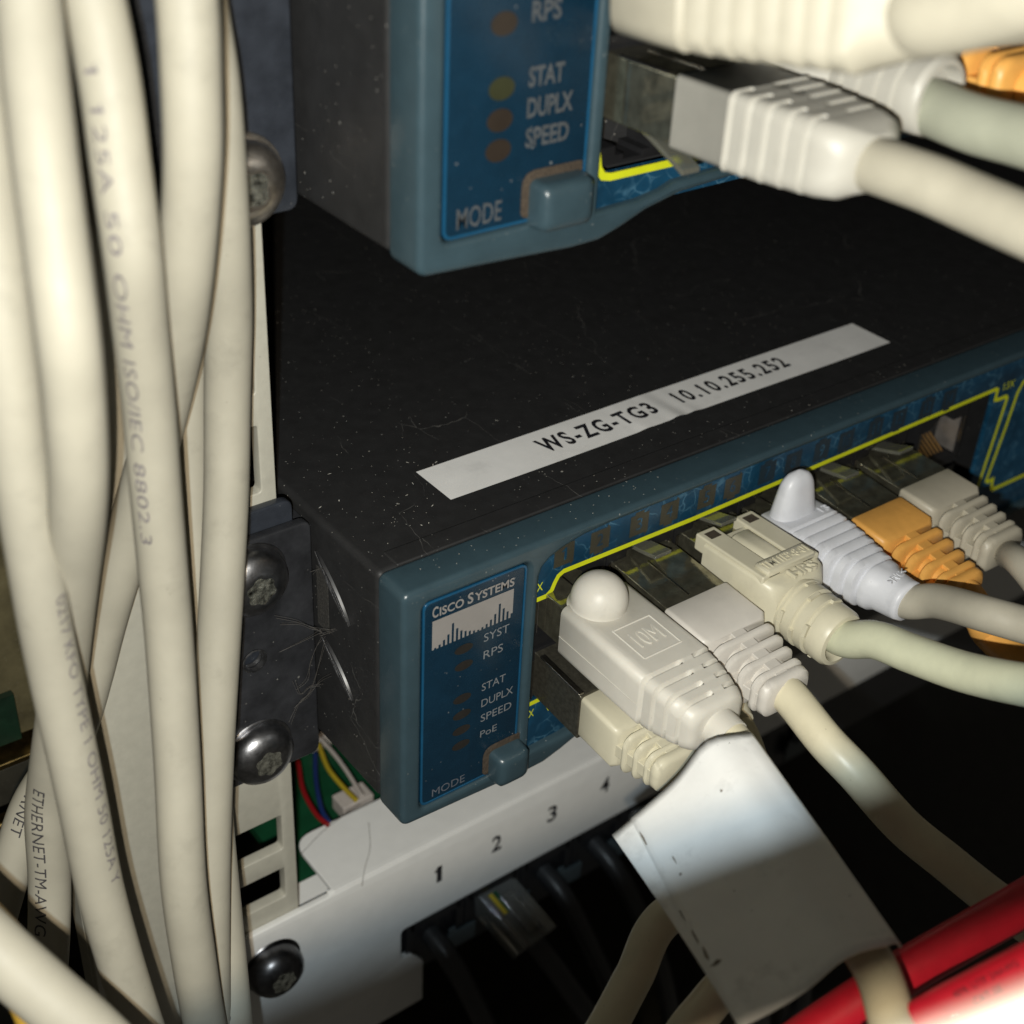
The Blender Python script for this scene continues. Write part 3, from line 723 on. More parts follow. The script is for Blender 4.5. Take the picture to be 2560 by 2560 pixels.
def shell(F, par, u0, u1, hw, hh, m_='mirror'):
    g = G(); g.box((u0, -hw, -hh), (u1, hw, hh), F); s_ = obj('plug_shell', g, m_, par, .025)
    g2 = G().box((u0 + (u1 - u0) * .5, -.10, hh + .002), (u1 - .12, -.07, hh + .012), F)
    obj('shell_seam', g2, 'shield', s_)
    return s_

def latch(F, par, hh, s_=1, u0=-.1, u1=.75, rise=.34, hw=.15, m_='smoke', v0=0.0):
    g = G(); rings = []
    for k in range(6):
        t = k / 5; u = u0 + (u1 - u0) * t; z_ = hh + .03 + rise * t ** 1.2
        rings.append([F(u, v0 + a_ * hw, s_ * (z_ + b_)) for a_, b_ in ((-1, 0), (1, 0), (1, .07), (-1, .07))])
    obj('latch', g.loft(rings), m_, par, .012)

def fin_boot(F, par, m_, u0, u1, u2, hw, hh, fins=4, taper=.12, end=.18):
    """solid block u0-u1, then separated fins on a thin core, then an end collar"""
    p1 = obj('boot', body(F, [(u0, hw - .02, hh - .02, .05, 0), (u0 + .03, hw, hh, .07, 0), (u1 - .08, hw, hh, .08, 0), (u1, hw - .07, hh - .05, .1, 0)]), m_, par, smooth=50)
    L_ = u2 - end - u1; pitch = L_ / fins
    rings = [(u1 - .1, hw * .62, hh * .66, .2, 0), (u2 - .05, hw * .5, hh * .55, .2, 0)]
    g = body(F, rings)
    for sv in (0,):
        for k in range(1):
            a0, a1 = (1 - 0), (1 - taper * 2.2)
            g.loft([[F(u1 - .05, v, w_) for v, w_ in ((-.13, 0), (.13, 0), (.13, hh * .9), (-.13, hh * .9))], [F(u2 - .05, v, w_) for v, w_ in ((-.12, 0), (.12, 0), (.12, hh * .9 * a1), (-.12, hh * .9 * a1))]])
            g.loft([[F(u1 - .05, v, w_) for v, w_ in ((-hw * .93, -.12), (hw * .93, -.12), (hw * .93, .10), (-hw * .93, .10))], [F(u2 - .05, v, w_) for v, w_ in ((-hw * .93 * a1, -.12), (hw * .93 * a1, -.12), (hw * .93 * a1, .1), (-hw * .93 * a1, .1))]])
    obj('boot_core', g, m_, par, .015)
    for k in range(fins):
        a_ = u1 + pitch * (k + .42); b_ = a_ + pitch * .52; f = 1 - taper * (k + .6) * 2.2 / fins
        obj('boot_fin', body(F, [(a_, hw * f - .04, hh * f - .04, .18, 0), (a_ + .035, hw * f, hh * f, .2, 0), (b_ - .035, hw * f, hh * f, .2, 0), (b_, hw * f - .04, hh * f - .04, .18, 0)]), m_, p1, smooth=50)
    f = 1 - taper * 2.2
    obj('boot_collar', body(F, [(u2 - end, hw * f - .03, hh * f - .03, .2, 0), (u2 - end + .04, hw * f, hh * f, .22, 0), (u2 - .04, hw * f * .97, hh * f * .97, .22, 0), (u2, hw * f - .07, hh * f - .07, .2, 0)]), m_, p1, smooth=50)

def patch(name, label, loc): return thing('patch_cable', label, 'patch cable', loc, 'patch cables plugged into the switches')

# 1 -- thick grey white plug marked 10M, top row, with the white flag on its cable
F = frame(3.22, 2.84, 0.0, -.04)
t = patch('patch_cable', 'grey white patch cable marked 10M with domed hood and white paper flag', (3.2, .6, 2.8))
shell(F, t, -.9, .5, .56, .36)
secs = [(.42, .60, .40, .10, 0), (.47, .65, .45, .12, 0), (2.25, .66, .45, .13, 0)]
def grooved(F, secs0, ribs, m_, par, name='boot'):
    """a solid boot whose grooves stop near the middle, alternating left and right"""
    rings = []
    def ring(u, hw, hh, r, o_, depth):
        out = []
        for v, w_ in rr(hw, hh, r, 6, 14):
            d = depth(v / hw, w_ / hh) if depth else 0
            k = 1 - d / max(.2, math.hypot(v, w_))
            out.append(F(u, v * k, w_ * k + o_))
        return out
    for u, hw, hh, r, o_ in secs0: rings.append(ring(u, hw, hh, r, o_, None))
    for u, hw, hh, r, o_, side in ribs:
        dm = lambda a_, b_: .0
        if side == 'L': dm = lambda a_, b_: .11 if (a_ < .02 or a_ > .52) else 0
        if side == 'R': dm = lambda a_, b_: .085 if (a_ > .05 or a_ < -.55) else 0
        if side == 'A': dm = lambda a_, b_: .085
        rings += [ring(u - .042, hw, hh, r, o_, None), ring(u - .016, hw, hh, r, o_, dm), ring(u + .016, hw - .01, hh - .01, r, o_, dm), ring(u + .042, hw - .01, hh - .01, r, o_, None)]
    return rings
rings = grooved(F, secs, [(2.30, .655, .45, .15, 0, 'L'), (2.53, .635, .435, .16, 0, 'L'), (2.76, .60, .415, .18, 0, 'L'), (2.97, .555, .395, .2, 0, 'L')], 'plug10', t)
rings += [[F(u, v, w_) for v, w_ in rr(hw, hh, r, 6, 14)] for u, hw, hh, r in ((3.1, .52, .37, .22), (3.17, .48, .345, .24), (3.2, .39, .29, .24))]
bt = obj('boot', G().loft(rings), 'plug10', t, smooth=60)
obj('strain_relief', body(F, [(3.1, .29, .28, .27, -.02), (3.35, .285, .275, .26, -.03), (3.5, .275, .265, .25, -.04)]), 'plug10', t)
# dome over the latch
g = G(); prof = [(.435 * math.cos(a_), .14 + .435 * math.sin(a_)) for a_ in [k / 10 * math.pi / 2 for k in range(10)]] + [(.02, .577)]
g.lathe([(.47, .0), (.44, .04), (.435, .10)] + prof, F(.66, -.10, .40), (0, -.10, 1), 36)
obj('latch_hood', g, 'plug10', bt, smooth=60)
# embossed square and 10M
pts = [(.17 * 0 + 1.22, -.13), (1.22, .40), (1.82, .40), (1.82, -.13)]
pts = [(1.28, -.34), (1.28, .36), (1.98, .36), (1.98, -.34)]
g = G()
for i in range(4):
    (u0, v0), (u1, v1) = pts[i], pts[(i + 1) % 4]
    a_, b_ = F(u0, v0, .449), F(u1, v1, .449); d = (b_ - a_).normalized(); n = d.cross(Vector((0, 0, 1))) * .018; up = Vector((0, 0, .012))
    g.add([a_ - n, b_ - n, b_ + n, a_ + n, a_ - n * .4 + up, b_ - n * .4 + up, b_ + n * .4 + up, a_ + n * .4 + up], [(4, 5, 6, 7), (0, 1, 5, 4), (1, 2, 6, 5), (2, 3, 7, 6), (3, 0, 4, 7)])
obj('embossed_frame', g, 'plug10', bt)
obj('mould_seam', G().box((.48, -.664, -.06), (2.26, -.655, -.054), F), 'plug10', bt)
lettering('embossed_lettering', '10M', F(1.78, -.24, .448), F(1.78, .26, .448), (0, 1, 0), 'plug10', bt, .33, 0, .022)
path10 = cable_path([F(2.9, 0, -.03), F(3.5, 0, -.05), ad(1905, 1960, 18.9), ad(1990, 2110, 18.1), ad(2085, 2270, 17.2), ad(2186, 2418, 16.3), ad(2232, 2560, 15.5), ad(2270, 2700, 14.8)])
obj('cable', G().tube(path10, .265, 20), 'civory', t)
# white flag: one sheet wrapped round the cable, layers pressed together to the left
top = [(1880, 1838, 19.1), (1660, 1950, 18.65), (1548, 2036, 18.9)]
g = G(); rings = []; NR = 26
tl_f, tr_f = ad(1578, 2050, 18.75), ad(1882, 1838, 18.95)
bl_f, br_f = ad(1850, 2575, 15.75), ad(2252, 2364, 16.1)
nrm = ((tr_f - tl_f).cross(bl_f - tl_f)).normalized()
if nrm.dot(CP - tl_f) < 0: nrm = -nrm
for i in range(NR + 1):
    s_ = i / NR; L0 = tl_f.lerp(bl_f, s_); R0 = tr_f.lerp(br_f, s_)
    ex = (R0 - L0); W = ex.length; ex.normalize(); ring = []
    # front sheet from its free left edge to the right fold, round, and back to beyond the left edge
    bend = .05 * math.sin(s_ * math.pi)
    dn = (bl_f - tl_f).normalized()
    for k in range(15):
        v = k / 14; bul = .30 * math.exp(-((v - .72) / .24) ** 2) * (1 - .2 * s_) + .02
        skew = .10 * math.sin(v * math.pi) * (1 - s_)
        ring.append(L0 + ex * (W * v * .985) + nrm * (bul - .0 + bend) - dn * skew * .9)
    for k in range(1, 5):
        a_ = k / 5 * math.pi; ring.append(L0 + ex * (W * .985 + .03 * math.sin(a_)) + nrm * (.0 + bend + .10 * math.cos(a_) * .5))
    for k in range(16):
        v = 1 - k / 15; ext = -.26 * (1 - s_) ** 1.3 * (1 - v) ** 3
        bul = -.28 * math.exp(-((v - .72) / .26) ** 2) - .03
        ring.append(L0 + ex * (W * v * .98 + ext * W * .62) + nrm * (bul + bend) - dn * (.10 * math.sin(v * math.pi) * (1 - s_) + .42 * s_ ** 3 * math.sin(min(1, v * 1.6) * math.pi / 2)))
    rings.append(ring)
fl = obj('label_flag', g.loft(rings, cap=False, close=False), 'flag', t, smooth=80, label='blank white paper flag with dirty left edge wrapped round the cable')
def flagpt(v, s_, up=.0):
    L0 = tl_f.lerp(bl_f, s_); R0 = tr_f.lerp(br_f, s_); ex = (R0 - L0); W = ex.length; ex.normalize(); dn = (bl_f - tl_f).normalized()
    bul = .30 * math.exp(-((v - .72) / .24) ** 2) * (1 - .2 * s_) + .02
    return L0 + ex * (W * v * .985) + nrm * (bul + .05 * math.sin(s_ * math.pi) + up) - dn * .09 * math.sin(v * math.pi) * (1 - s_)
g = G(); rs_ = random.Random(8)
for v, s_, rv, rs2, nn in ((.62, .22, .012, .008, 9), (.13, .30, .008, .022, 7), (.12, .37, .012, .008, 7), (.03, .70, .016, .03, 7), (.06, .755, .045, .010, 9), (.02, .62, .009, .05, 8), (.01, .52, .006, .05, 8), (.015, .12, .008, .05, 7), (.93, .80, .006, .004, 6), (.36, .56, .006, .004, 6)):
    q = [flagpt(v + rv * math.cos(k / nn * 6.283) * rs_.uniform(.45, 1.2), s_ + rs2 * math.sin(k / nn * 6.283) * rs_.uniform(.45, 1.2), .0145) for k in range(nn)]
    g.add(q, [tuple(range(nn))])
obj('grime_stains', g, 'stain', fl)
sm = fl.modifiers.new('thickness', 'SOLIDIFY'); sm.thickness = .022; sm.offset = 0

# 2 -- pinkish white finned boot, second column
F = frame(4.62, 2.80, 0.0, -.065)
t = patch('patch_cable', 'pinkish white patch cable with finned boot between the 10M plug and round boot', (4.6, .6, 2.8))
shell(F, t, -.9, 1.25, .60, .40); latch(F, t, .42, u0=-.25, u1=.42, rise=.16, hw=.17)
fin_boot(F, t, 'plug2', 1.20, 2.10, 3.22, .655, .42)
path = cable_path([F(2.9, 0, 0), F(3.3, 0, -.01), (2063, 1852, 19.8), (2143, 1936, 19.6), (2257, 2064, 19.7), (2371, 2158, 19.5), (2473, 2240, 19.3), (2600, 2330, 19.0)])
obj('cable', G().tube(path, .275, 20), 'civory', t)

# 3 -- ivory moulded plug with raised lettering and round ribbed boot, third column
F = frame(6.02, 2.86, -.01, .025)
t = patch('patch_cable', 'ivory moulded plug with raised lettering and round ribbed boot, pale green cable', (6.0, .6, 2.86))
shell(F, t, -.9, 1.0, .58, .40); latch(F, t, .42, u0=-.25, u1=.42, rise=.16, hw=.17)
secs = [(.52, .60, .40, .04, .06), (.55, .66, .48, .05, .06), (1.62, .66, .49, .06, .06), (1.92, .60, .46, .14, .05), (2.05, .50, .42, .25, .0)]
hb = obj('plug_body', body(F, secs), 'ivory', t, smooth=45)
# raised cheeks leave a channel for the latch lever, with a rounded lever between
for sgn in (-1, 1):
    obj('cheek', G().box((.30, sgn * .42 - .20, .30), (1.80, sgn * .42 + .20, .60), F), 'ivory', hb, .035)
    obj('cheek_pocket', G().box((.40, sgn * .42 - .11, .596), (.58, sgn * .42 + .11, .604), F), 'lint', hb)
obj('lever', body(lambda u, v, w_: F(u, v, w_), [(.66, .20, .12, .11, .46), (.70, .225, .14, .13, .47), (1.55, .21, .14, .13, .475), (1.6, .19, .1, .1, .46)]), 'ivory', hb, smooth=60)
obj('raised_plate', body(F, [(1.50, .50, .05, .04, .60), (1.52, .52, .06, .05, .61), (1.78, .52, .06, .05, .61), (1.80, .50, .05, .04, .60)]), 'ivory', hb, smooth=50)
lettering('raised_lettering', 'TM11EP-8-01', F(1.73, -.48, .672), F(1.73, .46, .672), (0, 1, 0), 'ivory', hb, .17, .01, .014)
lettering('raised_lettering', 'HRS', F(2.03, -.16, .56), F(2.03, .36, .56), (0, 1, 0), 'ivory', hb, .19, .012, .03)
rings = []
def circ(u, r, o_=0.0, n=40): return [F(u, r * math.cos(2 * math.pi * k / n), r * math.sin(2 * math.pi * k / n) + o_) for k in range(n)]
bo = -.05
for u, r in ((1.85, .46), (1.95, .50), (2.10, .515), (2.12, .47), (2.17, .47), (2.19, .505), (2.34, .505), (2.36, .455), (2.41, .455), (2.43, .49), (2.58, .49), (2.60, .445), (2.65, .445), (2.67, .475), (2.90, .47), (2.97, .43), (2.985, .36), (2.93, .33), (2.7, .31)):
    rings.append(circ(u, r, bo - (u - 1.85) * .06))
gb = G().loft(rings)
for k, (u, a0) in enumerate(((2.145, .2), (2.385, 1.4), (2.625, .3))):
    g = gb; c0 = bo - (u - 1.85) * .06
    for q in range(4):
        th = a0 + q * math.pi / 2
        g.box((u - .03, -.10, .44), (u + .03, .10, .50), lambda a_, b_, c_: F(a_, b_ * math.cos(th) + c_ * math.sin(th), c_ * math.cos(th) - b_ * math.sin(th) + c0))
obj('boot', gb, 'ivory', t, smooth=40)
path = cable_path([F(2.4, 0, -.06), F(3.0, 0, -.05), (2190, 1600, 20.5), (2279, 1634, 20.0), (2412, 1680, 19.2), (2560, 1712, 18.2), (2720, 1735, 17.2)])
obj('cable', G().tube(path, .285, 22), 'cgreen', t)

# 4 -- bluish white ribbed boot with a tall tab, fourth column
F = frame(7.42, 2.84, -.01, .05)
t = patch('patch_cable', 'bluish white patch plug with tall rounded tab and many fine ribs', (7.4, .6, 2.8))
shell(F, t, -.9, .6, .56, .38)
rings = []
def ringw(u, hw, hh, r, o_=0.0): return [F(u, v, w_ + o_) for v, w_ in rr(hw, hh, r, 6, 5)]
rings += [ringw(.30, .58, .42, .1), ringw(.34, .63, .46, .14), ringw(.95, .64, .46, .16)]
u = .98; k = 0
while u < 2.55:
    f = 1 - .42 * max(0, (u - 1.0) / 1.6) ** 1.5
    hw, hh = .64 * f, (.46 * (1 - .18 * max(0, (u - 1.0) / 1.6)))
    rr_ = .16 + .2 * (u - .98) / 1.6
    rings += [ringw(u, hw - .05, hh - .045, rr_), ringw(u + .035, hw - .05, hh - .045, rr_), ringw(u + .07, hw, hh, rr_), ringw(u + .185, hw - .012, hh - .008, rr_)]
    u += .225
rings += [ringw(2.60, .37, .36, .34), ringw(2.95, .34, .34, .32), ringw(3.02, .345, .345, .33), ringw(3.06, .31, .31, .3)]
wb = obj('boot', G().loft(rings), 'white', t, smooth=50)
lettering('raised_lettering', '13', F(.88, .30, .462), F(.88, .52, .462), (0, 1, 0), 'white', wb, .15, 0, .010)
lettering('raised_lettering', '>PVC<', F(2.88, -.26, .352), F(2.76, .22, .335), (.1, 1, .12), 'white', wb, .13, 0, .010)
g = G(); rings = []
for k in range(14):
    t_ = k / 13; hgt = .02 + .88 * t_
    f = 1.0 if t_ < .55 else math.sqrt(max(.004, 1 - ((t_ - .55) / .45) ** 2))
    ff = (1.14 - .28 * min(1, t_ * 1.6)) * f
    rings.append([F(.56 - v * ff * .62 + .0 * t_, w_ * ff - .06 - .02 * t_, .36 + hgt) for v, w_ in rr(.36, .40, .3, 6, 2)])
obj('latch_tab', g.loft(rings), 'white', wb, smooth=60)
path = cable_path([F(2.5, 0, 0), F(3.0, 0, .0), (2345, 1503, 21.3), (2457, 1533, 20.4), (2560, 1562, 20.0), (2700, 1600, 19.4)])
obj('cable', G().tube(path, .27, 20), 'cgrey', t)

# 5 -- orange
F = frame(8.86, 2.84, 0.0, -.075)
t = patch('patch_cable', 'orange patch cable with finned boot between white and taupe plugs', (8.86, .6, 2.84))
shell(F, t, -.9, 1.15, .60, .40); latch(F, t, .42, u0=-.25, u1=.50, rise=.18, hw=.17)
fin_boot(F, t, 'orange', 1.10, 1.85, 3.10, .64, .42)
path = cable_path([F(2.95, 0, 0), F(3.2, 0, -.06), F(3.5, 0, -.25), (2475, 1585, 22.6), (2540, 1640, 22.2), (2640, 1690, 21.6)])
obj('cable', G().tube(path, .275, 18), 'orange', t)

# 6 -- taupe
F = frame(10.32, 2.78, 0.0, -.04)
t = patch('patch_cable', 'taupe patch cable with finned boot, rightmost of the lower row of plugs', (10.3, .6, 2.8))
shell(F, t, -.9, .98, .62, .40); latch(F, t, .42, u0=-.2, u1=.45, rise=.22, hw=.18)
fin_boot(F, t, 'taupe', .93, 1.68, 2.75, .66, .42, 4, .10)
path = cable_path([F(2.4, 0, 0), F(2.8, .0, -.02), (2545, 1402, 22.6), (2590, 1455, 22.2), (2650, 1540, 21.8)])
obj('cable', G().tube(path, .235, 18), 'cgrey', t)
wrap_text('printing', '::: :: :::', path, .235, .25, .22, .5, 'darkink', t)

# 7 -- ivory plug low in the bottom row, its cable passing behind the flag
F = frame(3.14, 1.68, 0.0, -.085)
t = patch('patch_cable', 'ivory patch cable with bare metal shell under the 10M plug', (3.1, .6, 1.6))
shell(F, t, -.9, 1.08, .585, .42, 'brushed')
obj('shell_flange', G().box((.10, -.60, .425), (1.06, -.50, .46), F), 'shield', t, .01)
fin_boot(F, t, 'ivory', 1.05, 1.90, 2.68, .56, .385, 3, .10)
path = cable_path([F(2.9, 0, -.02), F(3.4, .1, -.15), F(4.2, .3, -.9), (1668, 2290, 19.3), (1585, 2440, 19.0), (1523, 2556, 18.8), (1450, 2680, 18.6)])
obj('cable', G().tube(path, .265, 18), 'civory', t)
F = frame(4.57, 1.55, 0.0, -.05)
t = patch('patch_cable', 'beige patch cable in shadow behind the flag, boot end peeping out under the pinkish boot', (4.6, .6, 1.5))
shell(F, t, -.9, 1.0, .58, .40); obj('boot', body(F, [(.95, .56, .38, .1, 0), (2.0, .5, .36, .15, 0), (2.5, .30, .28, .27, 0)]), 'ivory', t)
path = cable_path([F(2.2, 0, 0), F(2.6, 0, -.1), (1900, 2010, 20.4), (1885, 2200, 19.8), (1850, 2400, 19.0), (1779, 2500, 18.5), (1715, 2580, 18.2), (1640, 2700, 17.9)])
obj('cable', G().tube(path, .265, 18), 'civory', t)

# ---- plugs of the upper switch
UY, UZ = -.22, 9.08
F = frame(3.36, 10.86, 0.0, .02, .6 + UY)
t = patch('patch_cable', 'grey white patch plug nearest in the upper switch with clear latch below', (3.3, .4, 10.9))
shell(F, t, -.9, 1.30, .58, .39); latch(F, t, .40, -1, .0, 1.05, .40, .15)
obj('shell_edge', G().box((.2, -.585, .385), (1.1, -.5, .40), F), 'shield', t)
rings = grooved(F, [(1.24, .60, .40, .04, 0), (1.27, .62, .43, .06, 0), (2.10, .62, .43, .08, 0)],
    [(2.16, .64, .45, .1, 0, 'R'), (2.42, .63, .445, .12, 0, 'R'), (2.68, .62, .44, .14, 0, 'R'), (2.94, .60, .43, .16, 0, 'R'), (3.2, .58, .42, .18, 0, 'R')], 'plugu', t)
rings += [[F(u, v, w_) for v, w_ in rr(hw, hh, r, 6, 14)] for u, hw, hh, r in ((3.32, .57, .41, .2), (3.55, .52, .38, .24), (3.64, .40, .33, .26), (3.7, .32, .31, .28))]
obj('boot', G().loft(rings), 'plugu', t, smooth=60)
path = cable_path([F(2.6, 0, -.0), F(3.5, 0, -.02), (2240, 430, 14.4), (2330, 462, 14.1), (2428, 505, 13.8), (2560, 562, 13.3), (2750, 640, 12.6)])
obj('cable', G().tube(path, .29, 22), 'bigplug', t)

F = frame(4.86, 11.12, 0.0, .05, .6 + UY)
t = patch('patch_cable', 'second plug of the upper switch with round ribbed boot and pale green cable', (4.8, .4, 10.9))
shell(F, t, -.9, .6, .58, .39)
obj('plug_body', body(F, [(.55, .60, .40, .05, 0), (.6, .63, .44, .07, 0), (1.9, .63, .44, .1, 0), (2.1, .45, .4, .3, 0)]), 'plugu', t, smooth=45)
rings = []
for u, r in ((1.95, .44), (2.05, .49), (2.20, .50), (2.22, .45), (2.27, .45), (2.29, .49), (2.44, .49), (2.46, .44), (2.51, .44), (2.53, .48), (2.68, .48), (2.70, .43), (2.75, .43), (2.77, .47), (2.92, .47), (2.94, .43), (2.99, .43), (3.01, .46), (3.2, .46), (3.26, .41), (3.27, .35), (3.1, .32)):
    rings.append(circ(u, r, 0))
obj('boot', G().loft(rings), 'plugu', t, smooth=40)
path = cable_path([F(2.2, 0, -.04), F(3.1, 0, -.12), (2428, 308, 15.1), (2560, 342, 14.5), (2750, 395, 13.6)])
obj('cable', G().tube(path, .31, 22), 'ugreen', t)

# big blurred top plug crossing the frame's top
t = patch('patch_cable', 'large blurred white plug and yellowish cable at the top edge', (4, -1, 12.4))
A = ad(1700, -75, 14.2); B = ad(2120, -15, 12.9); ex = (B - A).normalized(); uz = (Vector((0, 0, 1)) - ex * ex.z).normalized(); ey = ex.cross(uz)
F = lambda u, v, w_: A + ex * u + ey * v + uz * w_
rings = []
def ringb(u, hw, hh, r): return [F(u, v, w_) for v, w_ in rr(hw, hh, r, 6, 4)]
rings += [ringb(-.5, .5, .50, .2), ringb(-.38, .6, .62, .2), ringb(.5, .62, .68, .22)]
u = .55
for k in range(7):
    rings += [ringb(u, .56, .62, .25), ringb(u + .05, .56, .62, .25), ringb(u + .08, .61, .68 - .012 * k, .25), ringb(u + .24, .60, .68 - .012 * k, .25)]; u += .28
rings += [ringb(u + .05, .5, .56, .4), ringb(u + .5, .38, .42, .36)]
obj('boot', G().loft(rings), 'bigplug', t, smooth=50)
shell(frame(4.9, 11.85, 0, 0, .6 + UY), t, -.9, 1.2, .58, .4)
path = spline([F(u - .2, 0, .0), F(u + .3, 0, 0), ad(2330, 25, 12.2), ad(2450, 0, 11.8), ad(2600, -45, 11.3), ad(2800, -110, 10.8)], 10)
obj('cable', G().tube(path, .40, 22), 'bigplug', t)
t = patch('patch_cable', 'orange finned boot under the blurred plug at the top right', (7.8, .4, 11))
F = frame(6.30, 11.22, 0.0, .0, .6 + UY)
shell(F, t, -.9, 1.2, .58, .4); fin_boot(F, t, 'orange', 1.15, 1.5, 3.4, .66, .44, 6, .05)
obj('cable', G().tube(spline([F(3.2, 0, 0), F(3.6, 0, 0), F(5, .3, -.2), F(8, 1, -1)], 8), .27, 16), 'orange', t)
t = patch('patch_cable', 'pale grey ribbed boot between the upper plugs and the orange boot', (6.2, .4, 11))
F = frame(5.55, 11.92, 0.0, .02, .6 + UY)
shell(F, t, -.9, .8, .58, .4)
rings = [circ(.7, .5), circ(1.5, .52)]
u = 1.5
for k in range(5): rings += [circ(u, .44), circ(u + .05, .44), circ(u + .08, .5), circ(u + .22, .5)]; u += .26
rings += [circ(u, .46), circ(u + .02, .36), circ(u - .1, .3)]
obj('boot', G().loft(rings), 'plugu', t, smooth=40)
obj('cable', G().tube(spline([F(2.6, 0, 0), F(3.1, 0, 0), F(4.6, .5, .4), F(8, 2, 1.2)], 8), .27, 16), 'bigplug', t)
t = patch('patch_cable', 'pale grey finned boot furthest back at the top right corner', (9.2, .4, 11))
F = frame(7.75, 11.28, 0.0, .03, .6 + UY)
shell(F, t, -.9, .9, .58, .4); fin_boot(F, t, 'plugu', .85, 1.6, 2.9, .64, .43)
obj('cable', G().tube(spline([F(2.7, 0, 0), F(3.2, 0, 0), F(5, .8, .2), F(8, 3, .5)], 8), .27, 16), 'cgrey', t)
# dark top-row plug in column one of the upper switch
t = patch('patch_cable', 'bare brass coloured shell plugged beside the upper indicator panel', (3.4, .4, 12))
F = frame(3.36, 11.95, 0, 0, .6 + UY)
shell(F, t, -.9, .9, .58, .4, 'brushed'); obj('boot', body(F, [(.85, .55, .36, .1, 0), (1.5, .5, .34, .15, 0), (1.9, .3, .28, .26, .05)]), 'black', t)
obj('cable', G().tube(spline([F(1.8, 0, 0), F(2.2, 0, .2), F(2.4, .2, 1.2), F(2.2, .5, 4)], 8), .25, 14), 'black', t)

# ================================================================== LEFT CABLE BUNDLE
BG = 'cream network cables of the vertical bundle'
def bundle(label, pts, r, texts=(), m_='cable'):
    path = cable_path([(x, y, t_ * 1.1) for x, y, t_ in pts]); r *= 1.1; b_ = thing('network_cable', label, 'network cable', path[-1], BG)
    obj('jacket', G().tube(path, r, 24), m_, b_)
    for body_, s0, size, ang, ink, *ls in texts: wrap_text('printing', body_, path, r, s0, size, ang, ink, b_, ls=ls[0] if ls else None)
    return b_
bundle('leftmost cream cable slanting down to the right, faint print on its right side',
       [(-150, -250, 11.6), (-95, 0, 12.0), (-45, 400, 12.2), (5, 800, 12.6), (45, 1130, 13.2), (90, 1421, 14.0), (120, 1600, 14.6), (162, 1800, 15.2), (202, 1985, 15.7), (245, 2200, 16.4), (288, 2360, 16.9), (338, 2520, 17.4), (400, 2700, 18)], .275,
       [('0217 KFO TYPE 1 OHM 50 125A Y', (0, 1455), .22, -.78, 'softink', 0.297)])
bundle('cream cable second from left at the top, spaced ETHERNET print at its foot',
       [(50, -250, 11.2), (70, 0, 11.5), (112, 400, 11.6), (165, 800, 11.9), (186, 1000, 12.4), (196, 1180, 13.0), (192, 1318, 13.7), (180, 1450, 14.6), (166, 1600, 15.6), (150, 1774, 16.6), (125, 1950, 17.6), (117, 2050, 18.0), (124, 2196, 18.5), (122, 2345, 18.8), (112, 2500, 19.2), (95, 2700, 19.6)], .275,
       [('ETHERNET-TM-AWG', (0, 1930), .25, .42, 'darkink2', 0.297)])
bundle('cream cable in the middle of the bundle printed with ohm rating and standard number',
       [(180, -250, 12.0), (236, 0, 12.2), (275, 207, 12.4), (302, 414, 12.7), (330, 621, 13.0), (349, 800, 13.6), (371, 1007, 14.4), (388, 1214, 15.0), (407, 1421, 15.6), (423, 1600, 16.1), (443, 1900, 16.6), (458, 2196, 17.0), (485, 2400, 17.6), (512, 2560, 18.4), (545, 2720, 19)], .275,
       [('1 125A 50 OHM ISO/IEC 8802.3', (0, 150), .21, .55, 'softink', 0.413)])
bundle('cream cable crossing behind the middle one to the lower left, printed ETHERNET near its end',
       [(440, -250, 12.0), (468, 0, 12.3), (478, 200, 12.6), (482, 400, 13.0), (470, 620, 13.6), (452, 800, 14.4), (425, 950, 15.2), (385, 1120, 16.0), (340, 1280, 16.7), (300, 1420, 17.2), (260, 1560, 17.7), (225, 1700, 18.1), (190, 1820, 18.4), (150, 1900, 18.6), (75, 2022, 18.9), (25, 2180, 19.1), (-10, 2300, 19.3), (-60, 2480, 19.6)], .275,
       [('ETHERNET', (0, 1890), .24, .25, 'darkink2', 0.286)])
bundle('plain cream cable on the right side of the bundle, in front of the post edge',
       [(470, -250, 13.6), (500, 0, 13.9), (532, 200, 14.2), (550, 400, 14.6), (563, 600, 15.2), (571, 800, 16.0), (568, 1007, 16.6), (566, 1214, 17.0), (558, 1400, 17.3), (547, 1600, 17.6), (531, 1900, 18.0), (523, 2200, 18.4), (527, 2560, 19), (540, 2720, 19.4)], .275)
bundle('printed cream cable at lower right of the bundle, beside the black flange screw',
       [(500, 1500, 19.6), (512, 1750, 19.5), (523, 1900, 19.4), (537, 2097, 19.2), (561, 2345, 19.2), (582, 2560, 19.2), (600, 2720, 19.2)], .275,
       [('ETHERNET-TM-AWG', (0, 2170), .21, .3, 'darkink2', 0.231)])
bundle('shaded cream cable seen only as a sliver behind the middle of the bundle',
       [(430, 500, 15.9), (448, 750, 16.6), (462, 950, 17.0), (470, 1173, 17.5), (480, 1421, 17.9), (490, 1600, 18.3), (498, 1900, 18.9), (505, 2200, 19.3), (520, 2700, 19.6)], .275)
bundle('blurred thick white cable crossing the lower left corner close to the camera',
       [(-160, 2235, 14.0), (0, 2385, 14.1), (120, 2490, 14.2), (260, 2615, 14.3), (420, 2790, 14.3)], .32)
b_ = thing('patch_lead', 'yellow cable edge tucked under the blurred cable in the lower left corner', 'cable', ad(0, 2380, 12))
obj('jacket', G().tube(cable_path([(-160, 2190, 16.6), (0, 2348, 16.6), (45, 2430, 16.6), (95, 2535, 16.6), (150, 2700, 16.6)]), .27, 18), 'cyellow', b_)

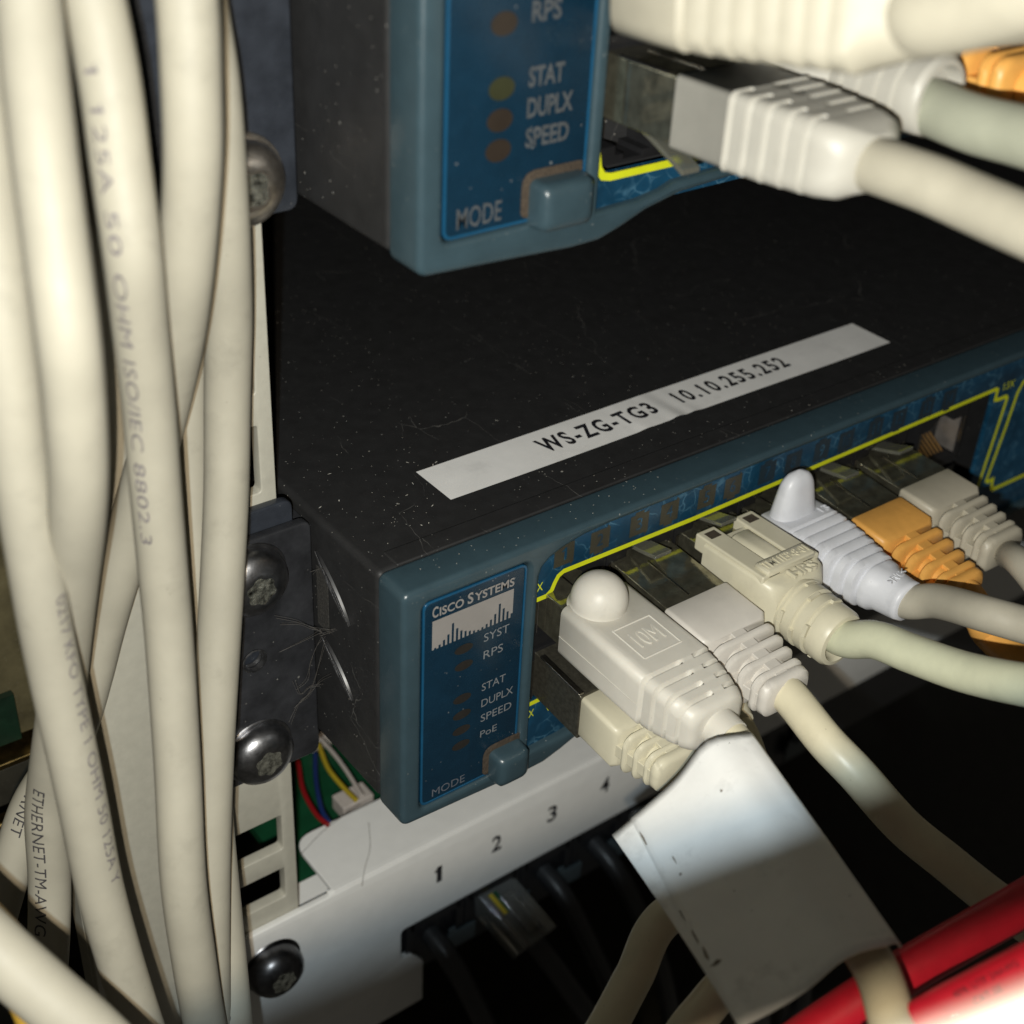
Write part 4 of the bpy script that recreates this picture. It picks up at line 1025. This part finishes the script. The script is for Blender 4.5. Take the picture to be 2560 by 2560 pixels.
# red cables and the near cable at the lower right
RG = 'red cables at the lower right'
def lone(label, pts, r, m_, cat='cable', group=None, texts=()):
    path = cable_path(pts); b_ = thing('network_cable', label, cat, path[-1], group)
    obj('jacket', G().tube(path, r, 24), m_, b_)
    for body_, s0, size, ang, ink, *ls in texts: wrap_text('printing', body_, path, r, s0, size, ang, ink, b_, ls=ls[0] if ls else None)
lone('upper red cable rising to the right behind the paper flag', [(1950, 2640, 17.2), (2086, 2545, 17.4), (2257, 2434, 17.6), (2410, 2345, 17.8), (2560, 2258, 18.0), (2760, 2140, 18.2)], .285, 'red', 'red cable', RG)
lone('lower red cable with tiny black print in the bottom right corner', [(2180, 2640, 15.4), (2342, 2538, 15.5), (2450, 2480, 15.6), (2560, 2423, 15.7), (2760, 2320, 15.8)], .265, 'red', 'red cable', RG,
     [('4PR UTP 24AWG', 1.05, .11, -.35, 'darkink'), ('CAT.5E', 1.2, .11, .2, 'darkink')])
# near cable just under the frame: it catches the flash and throws the soft band of shadow
NP = Vector((-0.09713, -0.76808, -0.63295)) * 0.29
lone('overexposed white cable very close to the lens in the bottom right corner',
     [ad(X, 2992 - (X - 1280) * 0.3885, 4.0) + NP for X in (-2200, -400, 400, 1280, 1900, 2560, 3600, 5000)], .29, 'cable', 'white cable')

# cobweb threads round the lower ear, dusty hair on the panel
wb_ = thing('cobweb', 'fine grey cobweb threads between the ear screws and the switch side', 'cobweb', at(790, 1600, 1, 2.7))
def thread(pts, ys, r=.006):
    return G().tube(spline([at(x, y, 1, yy) for (x, y), yy in zip(pts, ys)], 6), r, 5)
g = G()
TH = [([(690, 1545), (740, 1555), (780, 1568), (805, 1580)], (2.7, 2.65, 2.6, 2.5)), ([(700, 1562), (750, 1562), (790, 1575), (862, 1570)], (2.7, 2.65, 2.6, 2.2)),
      ([(722, 1806), (745, 1760), (780, 1720), (812, 1600)], (2.6, 2.65, 2.6, 2.4)), ([(735, 1770), (770, 1738), (800, 1705), (828, 1690)], (2.6, 2.6, 2.6, 2.3)),
      ([(775, 1430), (800, 1422), (812, 1425)], (2.7, 2.6, 2.5)), ([(808, 1585), (790, 1620), (775, 1660), (770, 1700), (740, 1725)], (2.5, 2.6, 2.7, 2.7, 2.7)),
      ([(738, 1700), (752, 1735), (775, 1718), (800, 1715)], (2.7, 2.65, 2.6, 2.5)), ([(800, 1590), (830, 1580), (866, 1572)], (2.5, 2.4, 2.2)), ([(700, 1630), (760, 1602), (805, 1580)], (2.8, 2.7, 2.5))]
for p_, y_ in TH:
    g.add(*(lambda q: (q.v, q.f))(thread(p_, y_, .0035)))
    g.add(*(lambda q: (q.v, q.f))(thread([(x + random.uniform(-8, 8), y + random.uniform(-8, 8)) for x, y in p_], y_, .0025)))
obj('threads', g, 'web', wb_)
g = G()
for pts in ([(748, 2140), (800, 2085), (850, 2045), (900, 2010)], [(922, 2055), (925, 2120), (912, 2170), (905, 2215)]):
    g.add(*(lambda q: (q.v, q.f))(G().tube(spline([at(x, y, 2, -4.045) for x, y in pts], 6), .005, 5)))
obj('dust_hair', g, 'lint', None, label='two thin dark hairs lying on the white panel top by its corner', cat='hair')
